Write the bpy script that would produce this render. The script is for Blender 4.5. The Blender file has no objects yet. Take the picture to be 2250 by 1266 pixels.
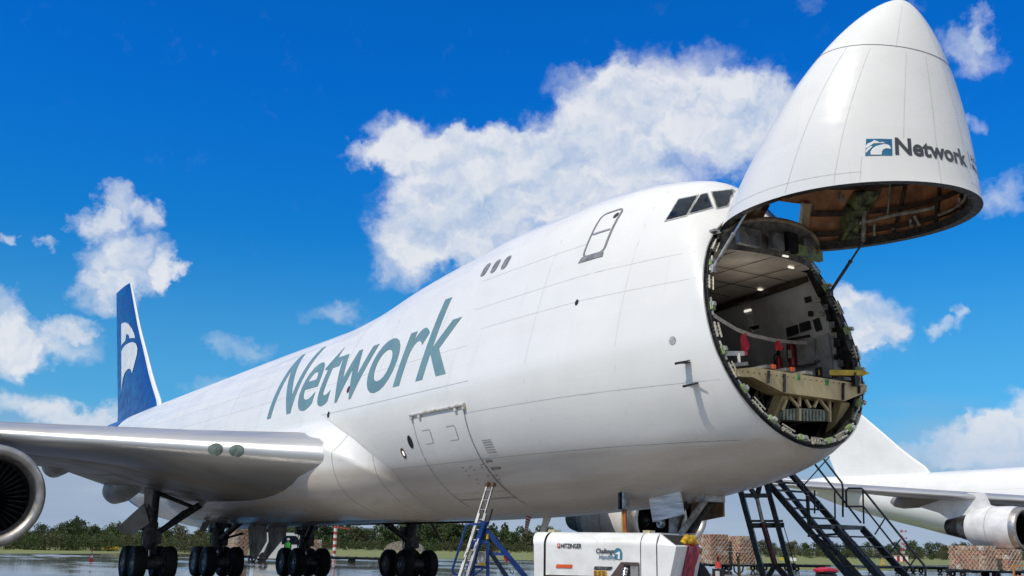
import bpy, bmesh, math, random
import numpy as np
from mathutils import Matrix, Vector
random.seed(7); RNG = np.random.default_rng(11)
SC = bpy.context.scene
COL = SC.collection
R_ = math.radians

# ------------------------------------------------------------------ camera
# axes: x runs aft along the freighter, y to its right wing, z up; ground z = 0
CAM = np.array([-10.168, 16.168, 1.401]); FPX = 2319.87
YAW, PITCH, ROLL = .567, .241, .017
def cam_axes():
    c, s = math.cos(YAW), math.sin(YAW)
    f = np.array([c, -s, 0.]); r = np.array([-s, -c, 0.]); u = np.array([0, 0, 1.])
    f2 = f*math.cos(PITCH)+u*math.sin(PITCH); u2 = u*math.cos(PITCH)-f*math.sin(PITCH)
    return r*math.cos(ROLL)+u2*math.sin(ROLL), u2*math.cos(ROLL)-r*math.sin(ROLL), f2
CR, CU, CF = cam_axes()
FH = np.array([math.cos(YAW), -math.sin(YAW), 0.]); RH = np.array([-math.sin(YAW), -math.cos(YAW), 0.])
UP = np.array([0, 0, 1.])
def ray(px, py):
    return CF+CR*(px-1125)/FPX-CU*(py-633)/FPX
def at(px, py, d):                 # survey point: photo position and distance along the view axis
    return CAM+ray(px, py)*d
def gnd(px, py, z=0.):
    d = ray(px, py); return CAM+d*((z-CAM[2])/d[2])
def hor(px): return 1203.0+.017*(px-1125)

cd = bpy.data.cameras.new('camera'); co = bpy.data.objects.new('camera', cd); COL.objects.link(co)
m = Matrix(((CR[0], CU[0], -CF[0], CAM[0]), (CR[1], CU[1], -CF[1], CAM[1]), (CR[2], CU[2], -CF[2], CAM[2]), (0, 0, 0, 1)))
co.matrix_world = m
cd.sensor_width = 36; cd.lens = 36*FPX/2250; cd.clip_end = 6000; cd.clip_start = .1
SC.camera = co

# ------------------------------------------------------------------ node helpers
def nn(nt, typ, **kw):
    n = nt.nodes.new(typ)
    for k, v in kw.items(): setattr(n, k, v)
    return n
def setin(nt, sock, v):
    if hasattr(v, 'is_linked'): nt.links.new(v, sock)
    elif v is not None: sock.default_value = v
def M_(nt, op, a, b=None, c=None, clamp=False):
    n = nn(nt, 'ShaderNodeMath', operation=op); n.use_clamp = clamp
    for i, v in enumerate((a, b, c)):
        if v is not None: setin(nt, n.inputs[i], v)
    return n.outputs[0]
def MR(nt, v, a, b, c=0., d=1., smooth=True):
    n = nn(nt, 'ShaderNodeMapRange'); n.interpolation_type = 'SMOOTHSTEP' if smooth else 'LINEAR'
    setin(nt, n.inputs[0], v)
    for i, x in enumerate((a, b, c, d)): n.inputs[1+i].default_value = x
    return n.outputs[0]
def MIX(nt, f, a, b, blend='MIX'):
    n = nn(nt, 'ShaderNodeMix', data_type='RGBA', blend_type=blend)
    setin(nt, n.inputs[0], f); setin(nt, n.inputs[6], a if hasattr(a, 'is_linked') else (*a, 1)[:4]); setin(nt, n.inputs[7], b if hasattr(b, 'is_linked') else (*b, 1)[:4])
    return n.outputs[2]
def NOISE(nt, vec, scale, detail=4, rough=.55, dist=0):
    n = nn(nt, 'ShaderNodeTexNoise'); setin(nt, n.inputs['Vector'], vec)
    n.inputs['Scale'].default_value = scale; n.inputs['Detail'].default_value = detail; n.inputs['Roughness'].default_value = rough; n.inputs['Distortion'].default_value = dist
    return n.outputs['Fac']
def MAPV(nt, vec, scale=(1, 1, 1), loc=(0, 0, 0)):
    n = nn(nt, 'ShaderNodeMapping'); nt.links.new(vec, n.inputs[0]); n.inputs['Scale'].default_value = scale; n.inputs['Location'].default_value = loc
    return n.outputs[0]
MATS = {}
def newmat(name):
    m = bpy.data.materials.new(name); m.use_nodes = True; nt = m.node_tree; p = nt.nodes['Principled BSDF']
    tc = nn(nt, 'ShaderNodeTexCoord'); return m, nt, p, tc.outputs['Object']
def mat(name, col, rough=.5, metal=0., var=.18, scale=4., col2=None, bump=0., bscale=None, coat=0., stretch=(1, 1, 1), spec=.5, emit=0., rvar=.12, lo=.35, hi=.68):
    if name in MATS: return MATS[name]
    m, nt, p, oc = newmat(name)
    v = MAPV(nt, oc, stretch)
    n = NOISE(nt, v, scale, 6, .6)
    c2 = col2 or tuple(x*(1-var*2) for x in col)
    p.inputs['Base Color'].default_value = (*col, 1)
    nt.links.new(MIX(nt, MR(nt, n, lo, hi), col, c2), p.inputs['Base Color'])
    n2 = NOISE(nt, v, scale*2.7, 4)
    nt.links.new(MR(nt, n2, .3, .7, max(.03, rough-rvar), min(1, rough+rvar)), p.inputs['Roughness'])
    p.inputs['Metallic'].default_value = metal; p.inputs['Specular IOR Level'].default_value = spec
    if coat: p.inputs['Coat Weight'].default_value = coat; p.inputs['Coat Roughness'].default_value = .08
    if bump:
        b = nn(nt, 'ShaderNodeBump'); b.inputs['Strength'].default_value = bump; b.inputs['Distance'].default_value = .03
        nt.links.new(NOISE(nt, v, bscale or scale*4, 4), b.inputs['Height']); nt.links.new(b.outputs[0], p.inputs['Normal'])
    if emit:
        p.inputs['Emission Color'].default_value = (*col, 1); p.inputs['Emission Strength'].default_value = emit
    MATS[name] = m; return m

# ------------------------------------------------------------------ mesh helper
class MB:
    def __init__(s): s.v = []; s.f = []; s.m = []
    def add(s, V, F, mi=0):
        b = len(s.v); s.v.extend([tuple(float(c) for c in p) for p in V]); s.f.extend([tuple(int(i)+b for i in f) for f in F]); s.m.extend([mi]*len(F))
        return s
    def grid(s, P, mi=0, cu=False, cv=False, flip=False, skip=None):
        P = np.asarray(P); n, k = P.shape[:2]; F = []
        for i in range(n if cu else n-1):
            for j in range(k if cv else k-1):
                if skip and skip(i, j): continue
                a, b, c, d = i*k+j, i*k+(j+1) % k, ((i+1) % n)*k+(j+1) % k, ((i+1) % n)*k+j
                F.append((a, d, c, b) if flip else (a, b, c, d))
        return s.add(P.reshape(-1, 3), F, mi)
    def box(s, c, size, mi=0, X=(1, 0, 0), Y=(0, 1, 0), Z=(0, 0, 1), ch=0):
        c = np.asarray(c, float); X, Y, Z = (np.asarray(a, float)*h/2 for a, h in zip((X, Y, Z), size))
        V = [c+sx*X+sy*Y+sz*Z for sz in (-1, 1) for sy in (-1, 1) for sx in (-1, 1)]
        return s.add(V, [(0, 2, 3, 1), (4, 5, 7, 6), (0, 1, 5, 4), (1, 3, 7, 5), (3, 2, 6, 7), (2, 0, 4, 6)], mi)
    def bar(s, a, b, w, h=None, mi=0, ref=UP):
        a, b = np.asarray(a, float), np.asarray(b, float); d = b-a; L = np.linalg.norm(d)
        if L < 1e-6: return s
        d /= L; x = np.cross(d, ref)
        if np.linalg.norm(x) < 1e-3: x = np.cross(d, (1, 0, 0))
        x /= np.linalg.norm(x); y = np.cross(x, d)
        return s.box((a+b)/2, (w, h or w, L), mi, x, y, d)
    def tube(s, pts, r, mi=0, seg=10, cap=True):
        pts = [np.asarray(p, float) for p in pts]; rs = r if hasattr(r, '__len__') else [r]*len(pts); rings = []
        x = None
        for i, p in enumerate(pts):
            d = pts[min(i+1, len(pts)-1)]-pts[max(i-1, 0)]; d = d/(np.linalg.norm(d)+1e-9)
            if x is None:
                x = np.cross(d, UP); x = x if np.linalg.norm(x) > .05 else np.cross(d, (1, 0, 0))
            else: x = x-d*(x@d)
            x = x/np.linalg.norm(x); y = np.cross(d, x)
            rings.append([p+rs[i]*(x*math.cos(t)+y*math.sin(t)) for t in np.linspace(0, 2*math.pi, seg, endpoint=False)])
        b = len(s.v); s.grid(np.array(rings), mi, cv=True)
        if cap:
            s.f += [tuple(b+j for j in range(seg))[::-1], tuple(b+(len(pts)-1)*seg+j for j in range(seg))]; s.m += [mi, mi]
        return s
    def lathe(s, prof, o, ax, mi=0, seg=32, mis=None, sx=1., a0=0., a1=2*math.pi):
        o, ax = np.asarray(o, float), np.asarray(ax, float); ax = ax/np.linalg.norm(ax)
        x = np.cross(ax, UP); x = x if np.linalg.norm(x) > .05 else np.cross(ax, (0, 1, 0)); x /= np.linalg.norm(x); y = np.cross(x, ax)
        full = a1-a0 > 6.28; T = np.linspace(a0, a1, seg, endpoint=not full)
        P = np.array([[o+ax*h+r*(sx*x*math.cos(t)+y*math.sin(t)) for t in T] for h, r in prof])
        if mis is None: return s.grid(P, mi, cv=full)
        for i in range(len(prof)-1): s.grid(P[i:i+2], mis[i], cv=full)
        return s
    def prism(s, poly, d, mi=0):
        poly = [np.asarray(p, float) for p in poly]; d = np.asarray(d, float); n = len(poly)
        return s.add(poly+[p+d for p in poly], [tuple(range(n))[::-1], tuple(range(n, 2*n))]+[(i, (i+1) % n, n+(i+1) % n, n+i) for i in range(n)], mi)
    def ellip(s, c, r, mi=0, nu=16, nv=10):
        c = np.asarray(c, float); r = np.asarray(r, float)
        P = np.array([[c+r*np.array([math.cos(a)*math.cos(e), math.sin(a)*math.cos(e), math.sin(e)]) for a in np.linspace(0, 2*math.pi, nu, endpoint=False)] for e in np.linspace(-math.pi/2, math.pi/2, nv)])
        return s.grid(P, mi, cv=True)
    def build(s, name, mats, parent=None, smooth=None, local=False):
        me = bpy.data.meshes.new(name); me.from_pydata(s.v, [], s.f)
        for m in (mats if isinstance(mats, (list, tuple)) else [mats]): me.materials.append(m)
        me.polygons.foreach_set('material_index', s.m)
        if smooth:
            me.polygons.foreach_set('use_smooth', [True]*len(s.f))
            try: me.set_sharp_from_angle(angle=R_(smooth))
            except Exception: pass
        me.update()
        o = bpy.data.objects.new(name, me); COL.objects.link(o); setparent(o, parent); return o
ROOTLOC = {}
def setparent(o, parent):
    if parent is None: return
    o.parent = parent
    if parent.name in ROOTLOC: o.matrix_parent_inverse = Matrix.Translation(-Vector(ROOTLOC[parent.name]))
def tag(o, label=None, cat=None, group=None, kind=None):
    for k, v in (('label', label), ('category', cat), ('group', group), ('kind', kind)):
        if v: o[k] = v
    return o
def root(name, loc, label, cat, group=None):
    o = bpy.data.objects.new(name, None); COL.objects.link(o); o.location = tuple(float(c) for c in loc); o.empty_display_size = .3
    ROOTLOC[o.name] = tuple(float(c) for c in loc)
    return tag(o, label, cat, group)
def copy_tree(o, parent=None, skip=()):
    c = o.copy(); COL.objects.link(c)
    if parent is not None: c.parent = parent; c.matrix_parent_inverse = o.matrix_parent_inverse.copy()
    for ch in [x for x in bpy.data.objects if x.parent == o and x != c]:
        if ch.name.split('.')[0] in skip: continue
        copy_tree(ch, c, skip)
    return c
KIDS = None
def pchip(xs, ys):
    xs = np.asarray(xs, float); ys = np.asarray(ys, float); h = np.diff(xs); d = np.diff(ys)/h; n = len(xs); m = np.zeros(n)
    for i in range(1, n-1):
        if d[i-1]*d[i] > 0:
            w1 = 2*h[i]+h[i-1]; w2 = h[i]+2*h[i-1]; m[i] = (w1+w2)/(w1/d[i-1]+w2/d[i])
    m[0] = d[0]; m[-1] = d[-1]
    def f(x):
        x = np.asarray(x, float); i = np.clip(np.searchsorted(xs, x)-1, 0, n-2); t = (x-xs[i])/h[i]
        return ys[i]*(1+2*t)*(1-t)**2+m[i]*h[i]*t*(1-t)**2+ys[i+1]*t*t*(3-2*t)+m[i+1]*h[i]*t*t*(t-1)
    return f
def text2d(s, bold=0., shear=0., cell=.12):
    cu = bpy.data.curves.new('lettering', 'FONT'); cu.body = s; cu.size = 1; cu.offset = bold; cu.resolution_u = 5; cu.shear = shear; cu.fill_mode = 'FRONT'
    o = bpy.data.objects.new('lettering', cu); COL.objects.link(o); bpy.context.view_layer.update()
    me = o.evaluated_get(bpy.context.evaluated_depsgraph_get()).to_mesh()
    bm = bmesh.new(); bm.from_mesh(me); bmesh.ops.triangulate(bm, faces=bm.faces)
    for _ in range(5):
        es = [e for e in bm.edges if e.calc_length() > cell]
        if not es: break
        bmesh.ops.subdivide_edges(bm, edges=es, cuts=1); bmesh.ops.triangulate(bm, faces=bm.faces)
    V = np.array([v.co[:2] for v in bm.verts]); bm.verts.index_update(); F = [tuple(v.index for v in f.verts) for f in bm.faces]
    bm.free(); bpy.data.objects.remove(o); bpy.data.curves.remove(cu); return V, F
def poly2d(pts, cell=.2):
    bm = bmesh.new(); vs = [bm.verts.new((p[0], p[1], 0)) for p in pts]; bm.faces.new(vs); bmesh.ops.triangulate(bm, faces=bm.faces)
    for _ in range(6):
        es = [e for e in bm.edges if e.calc_length() > cell]
        if not es: break
        bmesh.ops.subdivide_edges(bm, edges=es, cuts=1); bmesh.ops.triangulate(bm, faces=bm.faces)
    V = np.array([v.co[:2] for v in bm.verts]); bm.verts.index_update(); F = [tuple(v.index for v in f.verts) for f in bm.faces]; bm.free(); return V, F
def rrect(x0, x1, z0, z1, r, n=4):
    out = []
    for cx, cz, a in ((x1-r, z1-r, 0), (x0+r, z1-r, 90), (x0+r, z0+r, 180), (x1-r, z0+r, 270)):
        for k in range(n+1):
            t = R_(a+90*k/n); out.append((cx+r*math.cos(t), cz+r*math.sin(t)))
    return out

# ------------------------------------------------------------------ sky, clouds, sun
SUN = np.array([-.10, .655, .745]); SUN /= np.linalg.norm(SUN)
SKY_STRENGTH, SUN_STRENGTH = .105, 3.15
w = bpy.data.worlds.new('World'); SC.world = w; w.use_nodes = True; nt = w.node_tree
bg = nt.nodes['Background']
sky = nn(nt, 'ShaderNodeTexSky', sky_type='NISHITA'); sky.sun_disc = False
sky.sun_elevation = math.asin(SUN[2]); sky.sun_rotation = math.atan2(SUN[0], SUN[1]); sky.air_density = 1.0; sky.dust_density = .35; sky.ozone_density = 2.2
hs = nn(nt, 'ShaderNodeMix', data_type='RGBA', blend_type='MULTIPLY'); hs.inputs[0].default_value = 1.; nt.links.new(sky.outputs[0], hs.inputs[6])
tc = nn(nt, 'ShaderNodeTexCoord'); sp = nn(nt, 'ShaderNodeSeparateXYZ'); nt.links.new(tc.outputs['Generated'], sp.inputs[0])
az = M_(nt, 'MULTIPLY', M_(nt, 'ARCTAN2', M_(nt, 'MULTIPLY', sp.outputs[1], -1.), sp.outputs[0]), 57.29578)
el = M_(nt, 'MULTIPLY', M_(nt, 'ARCSINE', sp.outputs[2]), 57.29578)
nt.links.new(MIX(nt, MR(nt, el, 8., 26.), (.07, .745, 1.14), (.012, .655, 1.56)), hs.inputs[7])
cb = nn(nt, 'ShaderNodeCombineXYZ'); nt.links.new(az, cb.inputs[0]); nt.links.new(el, cb.inputs[1]); AE = cb.outputs[0]
# ragged edges: bend the coordinates with noise before testing the cloud bodies
def vnoise(scale, amt, detail=5):
    n = nn(nt, 'ShaderNodeTexNoise'); nt.links.new(AE, n.inputs['Vector']); n.inputs['Scale'].default_value = scale; n.inputs['Detail'].default_value = detail; n.inputs['Roughness'].default_value = .6
    s = nn(nt, 'ShaderNodeVectorMath', operation='SUBTRACT'); nt.links.new(n.outputs['Color'], s.inputs[0]); s.inputs[1].default_value = (.5, .5, .5)
    k = nn(nt, 'ShaderNodeVectorMath', operation='SCALE'); nt.links.new(s.outputs[0], k.inputs[0]); k.inputs['Scale'].default_value = amt
    return k.outputs[0]
a1 = nn(nt, 'ShaderNodeVectorMath', operation='ADD'); nt.links.new(AE, a1.inputs[0]); nt.links.new(vnoise(.40, 4.2, 8), a1.inputs[1])
WARP = a1.outputs[0]
BLOBS = [(41.68,24.48,3.86,2.22,1),(37.74,24.13,3.15,1.66,1),(45.24,23.1,2.75,1.87,1),(40.85,21.9,5.83,2.62,1),(47.18,21.55,2.92,2.57,1),(35.63,21.27,4.43,1.93,1),(25.65,21.73,1.43,1.44,1),(28.02,21.36,2.62,1.45,1),(30.63,21.7,2.37,1.09,1),(29.13,19.46,3.91,2.19,1),(33.03,19.8,3.91,2.19,1),(27.91,17.46,3.09,2.44,1),(31.78,17.08,4.12,2.45,1),(26.71,15.44,2.29,1.96,1),(36.94,18.83,5.12,1.95,1),(24.14,20.91,1.55,.72,.7),(10.88,16.42,1.01,1.1,1),(9.88,15.37,.93,.68,.9),(12.7,16.52,.97,.74,.9),(12.06,13.87,2.16,1.73,1.1),(14.08,13.72,.58,1.17,.8),(10.87,12.36,1.44,.92,.8),(6.36,10.74,1.23,1.33,1.1),(6.37,8.96,1.63,1.32,1.1),(8.29,9.36,2.54,1.12,1),(9.66,10.4,1.08,.68,.8),(6.04,14.97,.41,.26,.7),(7.67,14.63,.53,.34,.6),(22.87,12.19,1.73,.78,.55),(17.73,9.85,2.01,.76,.55),(7.95,6.08,3.77,.77,.8),(11.36,5.62,3.27,1.02,.8),(16.31,7.39,1.38,.7,.4),(57.61,24.68,1.64,1.19,.85),(58.5,25.74,.87,.74,.6),(57.47,20.82,.65,.44,.55),(58.54,17.2,1.25,1.0,.7),(51.3,12.07,1.8,1.45,1),(50.08,12.83,1.03,.94,1),(52.0,10.74,1.0,.58,.8),(54.68,11.13,.82,.5,.8),(55.82,11.79,.43,.73,.75),(57.53,5.98,1.3,1.06,1.1),(58.66,6.27,1.57,1.53,1.1),(55.52,5.37,2.05,.89,1),(57.7,4.55,2.94,1.2,1),(52.49,4.74,2.35,.68,.8),(51.76,10.41,1.99,1.4,.3),(54.79,26.66,.93,.44,.4),(49.8,28.21,.99,.44,.4)]
# more of the same round the rest of the sky, for reflections and other views
rr = random.Random(3)
for k in range(16): BLOBS.append((rr.choice([-1, 1])*rr.uniform(75, 178), rr.uniform(8, 38), rr.uniform(5, 13), rr.uniform(3, 6), 1.0))
tot = None
for a, e, ra, re, wt in BLOBS:
    ra *= 1.28; re *= 1.28
    ma = nn(nt, 'ShaderNodeVectorMath', operation='MULTIPLY_ADD'); nt.links.new(WARP, ma.inputs[0]); ma.inputs[1].default_value = (1/ra, 1/re, 0); ma.inputs[2].default_value = (-a/ra, -e/re, 0)
    dt = nn(nt, 'ShaderNodeVectorMath', operation='DOT_PRODUCT'); nt.links.new(ma.outputs[0], dt.inputs[0]); nt.links.new(ma.outputs[0], dt.inputs[1])
    v = M_(nt, 'MAXIMUM', M_(nt, 'MULTIPLY_ADD', dt.outputs['Value'], -wt, wt), 0.)
    tot = v if tot is None else M_(nt, 'ADD', tot, v)
# low grey-blue layer towards the horizon
band = MR(nt, M_(nt, 'ADD', el, M_(nt, 'MULTIPLY', NOISE(nt, MAPV(nt, AE, (.1, .45, 1)), 1., 6), 5.)), 10.3, 5.0, 0., .95)
n1 = NOISE(nt, WARP, .50, 7, .56); n2 = NOISE(nt, AE, 1.7, 6, .6)
# unseen broken clouds overhead and behind the camera, added as white fill light
where_ = M_(nt, 'MAXIMUM', MR(nt, el, 33., 42., 0., 1.), M_(nt, 'MULTIPLY', MR(nt, sp.outputs[0], .05, -.35), MR(nt, el, 2., 9.)))
deck = M_(nt, 'MULTIPLY', where_, MR(nt, NOISE(nt, MAPV(nt, tc.outputs['Generated'], (1, 1, 1)), 2.6, 7, .55), .30, .46, 0., 1.1))
tot = M_(nt, 'ADD', tot, deck)
body = M_(nt, 'MINIMUM', tot, 1.15)
dens = M_(nt, 'ADD', M_(nt, 'MULTIPLY_ADD', body, 1.30, -.10), M_(nt, 'ADD', M_(nt, 'MULTIPLY_ADD', n1, 1.0, -.5), M_(nt, 'MULTIPLY_ADD', n2, .20, -.10)))
alpha = M_(nt, 'MULTIPLY', MR(nt, dens, .0, 1.62), .97)
up = MAPV(nt, WARP, (1, 1, 1), (0, .8, 0)); n1u = NOISE(nt, up, .50, 4, .5); n1s = NOISE(nt, WARP, .50, 4, .5)
n3 = NOISE(nt, AE, .22, 3, .5)
lit = M_(nt, 'SUBTRACT', M_(nt, 'ADD', M_(nt, 'MULTIPLY', M_(nt, 'SUBTRACT', n1s, n1u), 1.6), M_(nt, 'MULTIPLY_ADD', n3, 1.5, .12)), M_(nt, 'MULTIPLY', MR(nt, tot, 1.2, 3.6), .55), clamp=True)
lit = M_(nt, 'MULTIPLY', lit, MR(nt, el, 3.2, 8.0, .30, 1.))
CL_LIT, CL_SH, CL_BAND = (7.6, 7.8, 8.2), (3.5, 4.85, 6.9), (3.3, 4.1, 5.4)
ccol = MIX(nt, lit, CL_SH, CL_LIT)
thick = MR(nt, dens, .6, 1.5)
bandc = MIX(nt, NOISE(nt, MAPV(nt, AE, (.12, .5, 1)), 1.3, 7), (2.3, 3.0, 4.5), (4.6, 5.2, 6.3))
c0 = MIX(nt, M_(nt, 'MULTIPLY', band, .96), MIX(nt, MR(nt, el, 17., 4., 0., .30), hs.outputs[2], (2.6, 4.6, 7.2)), bandc)
fin_ = MIX(nt, alpha, c0, ccol)
nt.links.new(fin_, bg.inputs[0]); bg.inputs[1].default_value = SKY_STRENGTH
sl = bpy.data.lights.new('sun', 'SUN'); sl.energy = SUN_STRENGTH; sl.angle = R_(.5); sl.color = (1, .935, .81)
so = bpy.data.objects.new('sun', sl); COL.objects.link(so); so.rotation_euler = Vector(SUN).to_track_quat('Z', 'Y').to_euler(); so.location = (0, 0, 60)
SC.view_settings.view_transform = 'Standard'; SC.view_settings.look = 'None'; SC.view_settings.exposure = 0.; SC.view_settings.gamma = 1.
SC.view_settings.use_curve_mapping = False
SC.cycles.max_bounces = 8; SC.cycles.use_denoising = True
# ================================================================== materials
def paint_mat(name, tail):
    m, nt, p, oc = newmat(name)
    sp = nn(nt, 'ShaderNodeSeparateXYZ'); nt.links.new(oc, sp.inputs[0]); X, Y, Z = sp.outputs
    bk = nn(nt, 'ShaderNodeTexBrick'); cx_ = nn(nt, 'ShaderNodeCombineXYZ'); nt.links.new(M_(nt, 'MULTIPLY', X, .42), cx_.inputs[0]); nt.links.new(M_(nt, 'MULTIPLY', Z, .80), cx_.inputs[1]); nt.links.new(cx_.outputs[0], bk.inputs['Vector'])
    bk.inputs['Scale'].default_value = 1.; bk.inputs['Mortar Size'].default_value = .0; bk.inputs['Brick Width'].default_value = 1.; bk.inputs['Row Height'].default_value = 1.; bk.inputs['Color1'].default_value = (1, 1, 1, 1); bk.inputs['Color2'].default_value = (.955, .955, .95, 1); bk.inputs['Bias'].default_value = -.2
    streak = NOISE(nt, MAPV(nt, oc, (.16, 1.2, 2.2)), 1.5, 7, .65); blotch = NOISE(nt, oc, .55, 6, .6)
    base = MIX(nt, MR(nt, blotch, .35, .7), (.765, .758, .722), (.72, .713, .68))
    base = MIX(nt, 1., base, bk.outputs['Color'], 'MULTIPLY')
    drip = MR(nt, NOISE(nt, MAPV(nt, oc, (3.2, .5, .22)), 1.0, 5, .6), .60, .74); base = MIX(nt, M_(nt, 'MULTIPLY', drip, .20), base, (.45, .42, .38))
    base = MIX(nt, M_(nt, 'MULTIPLY', MR(nt, streak, .45, .75), .20), base, (.60, .58, .54))
    belly = M_(nt, 'MULTIPLY', MR(nt, Z, 3.75, 3.35), M_(nt, 'MULTIPLY_ADD', streak, .9, .18), clamp=True)       # streaky belly dirt plus the underside's shade, painted in below the lap joint
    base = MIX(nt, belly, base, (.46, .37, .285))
    spots = MR(nt, NOISE(nt, MAPV(nt, oc, (.5, 1, 1)), 9, 3), .70, .76); base = MIX(nt, M_(nt, 'MULTIPLY', spots, M_(nt, 'MULTIPLY', MR(nt, Z, 4.2, 2.6), .45)), base, (.30, .26, .22))
    if tail:
        edge = M_(nt, 'ADD', X, M_(nt, 'MULTIPLY', Z, -1.4))
        base = MIX(nt, MR(nt, edge, 43.65, 43.70, smooth=False), base, (.009, .052, .27))
    nt.links.new(base, p.inputs['Base Color'])
    nt.links.new(MR(nt, streak, .3, .8, .20, .42), p.inputs['Roughness']); p.inputs['Specular IOR Level'].default_value = .5
    b = nn(nt, 'ShaderNodeBump'); b.inputs['Strength'].default_value = .025; b.inputs['Distance'].default_value = .05
    nt.links.new(NOISE(nt, MAPV(nt, oc, (.7, 1, 1)), 1.6, 2), b.inputs['Height']); nt.links.new(b.outputs[0], p.inputs['Normal'])
    return m
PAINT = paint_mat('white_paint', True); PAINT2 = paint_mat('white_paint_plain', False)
SEAM = mat('panel_seam', (.38, .38, .375), .6, var=.1); SEAML = mat('panel_seam_light', (.655, .65, .63), .6, var=.06)
BLUE = mat('tail_blue', (.008, .048, .26), .3, var=.12, scale=.6); WHITE = mat('plain_white', (.77, .77, .75), .35, var=.04, scale=1)
LETTER = mat('lettering_teal', (.155, .265, .275), .38, var=.08, scale=.7); LETTER2 = mat('lettering_charcoal', (.045, .05, .06), .4, var=.1)
GLASS = mat('cockpit_glass', (.010, .018, .026), .06, var=.3, rvar=.03, spec=.28); METAL = mat('bare_metal', (.60, .59, .57), .34, 1., var=.12, scale=2, stretch=(1, .3, 1))
LIPM = mat('inlet_lip_metal', (.42, .405, .385), .44, .85, var=.15, scale=2); DARK = mat('dark_metal', (.025, .026, .028), .45, .3, var=.3, scale=6)
WINGM = mat('wing_grey', (.32, .29, .255), .46, .0, var=.16, scale=.7, stretch=(1, .35, 1), col2=(.23, .205, .175), rvar=.08); WINGLE = mat('leading_edge_metal', (.58, .575, .565), .40, .75, var=.06, scale=.5, stretch=(1, .2, 1), rvar=.05)
RUBBER = mat('tyre_rubber', (.012, .012, .013), .75, var=.35, scale=9, bump=.2); RIM = mat('wheel_rim', (.26, .26, .265), .45, .6, var=.3, scale=8)
GEARM = mat('gear_metal', (.10, .10, .10), .5, .3, var=.45, scale=5, col2=(.02, .02, .021)); GEARL = mat('gear_grey', (.50, .50, .485), .45, .2, var=.3, scale=5)
GEARL2 = mat('hinge_paint', (.62, .61, .59), .45, var=.2, scale=5, col2=(.40, .33, .27)); CHROME = mat('strut_chrome', (.75, .75, .75), .15, 1., var=.1); RUST = mat('rusty_metal', (.20, .11, .06), .7, .1, var=.4, scale=9)
INSUL = mat('insulation_brown', (.56, .25, .10), .62, var=.5, scale=2.6, col2=(.26, .105, .045), bump=.9, bscale=5); INSULD = mat('frame_dark_brown', (.075, .048, .032), .7, var=.4, scale=6, bump=.3)
GREENB = mat('green_blanket', (.20, .24, .10), .6, var=.5, scale=5, bump=.8, bscale=7); DUCT = mat('white_duct', (.46, .43, .38), .6, var=.3, scale=7, bump=.3)
PRIMER = mat('zinc_primer', (.33, .42, .20), .5, var=.2, scale=9, col2=(.20, .27, .11)); CLIP = mat('hook_ivory', (.55, .52, .43), .5, var=.3, scale=14, col2=(.28, .26, .2))
BEAMM = mat('deck_beam_cream', (.58, .46, .25), .55, var=.3, scale=2.2, col2=(.36, .27, .13), stretch=(1, 1, .35), bump=.15); CEILM = mat('ceiling_panel', (.74, .65, .55), .6, var=.12, scale=1.2)
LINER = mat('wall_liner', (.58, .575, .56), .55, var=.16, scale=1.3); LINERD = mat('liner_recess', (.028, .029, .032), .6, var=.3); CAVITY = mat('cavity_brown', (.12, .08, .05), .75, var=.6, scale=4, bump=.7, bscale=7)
RIMM = mat('door_frame_dark', (.040, .038, .036), .5, .3, var=.5, scale=7); SEALT = mat('seal_tan', (.36, .29, .20), .6, var=.3, scale=6); LAMP = mat('lamp_white', (1, .95, .85), .4, emit=.8, var=0.02)
RED = mat('red_fabric', (.85, .025, .05), .6, var=.2, scale=8); REDP = mat('red_paint', (.42, .015, .02), .35, var=.15); YELLOW = mat('yellow_paint', (.62, .42, .03), .45, var=.2, scale=6); YELF = mat('yellow_fabric', (.78, .46, .015), .6, var=.25, scale=9, bump=.4)
STRAP = mat('strap_webbing', (.66, .58, .50), .8, var=.2, scale=14); GREYB = mat('grey_box', (.24, .245, .25), .5, var=.3, scale=5); ORANGE = mat('orange_paint', (.72, .10, .015), .45, var=.12)

# ================================================================== fuselage form
fT = pchip([4.55,4.60,4.70,4.9,5.3,6,7,8,10,12.5,15,18,21,24,30,48,56,62,66,68.6], [8.45,8.62,8.85,9.17,9.45,9.62,9.76,9.86,9.99,10.0,9.86,9.62,9.19,9.02,9.05,9.02,9.0,9.1,9.15,8.95])
fB = pchip([4.55,5,6,7,8,10,13,17,22,30,40,48,55,62,66,68.6], [3.37,3.1,2.78,2.58,2.42,2.3,2.19,2.14,2.15,2.08,2.0,2.5,3.9,5.5,6.7,7.6])
fW = pchip([4.55,5,6,7,8,10,12,14,48,55,62,66,68.6], [2.13,2.27,2.55,2.78,2.98,3.15,3.23,3.25,3.25,2.75,1.7,1.0,.35])
fC = pchip([4.55,8,14,48,55,62,68.6], [5.6,5.4,5.3,5.3,6.0,7.2,8.3])
def fk(xs): return np.clip(.28*(8-xs)/3.45, 0, None)
def secpts(xs, th, inset=0.):
    xs = np.atleast_1d(np.asarray(xs, float))[:, None]; th = np.asarray(th, float)[None]
    a, b, w_, c = fT(xs)-inset, fB(xs)+inset, fW(xs)-inset, fC(xs)
    s, co_ = np.sin(th), np.cos(th); z = np.where(s > 0, c+(a-c)*s, c+(c-b)*s)
    nar = np.where(s > 0, 1-.10*np.clip(((a-c)-3.3)/1.5, 0, 1)*np.sin(np.pi*np.clip(s, 0, 1)), 1.)
    fat = np.where(s > 0, 1+.0*s, 1.)
    y = w_*co_*nar*fat; x = xs+fk(xs)*(z-5)
    return np.stack([x, y, z], -1)
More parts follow.
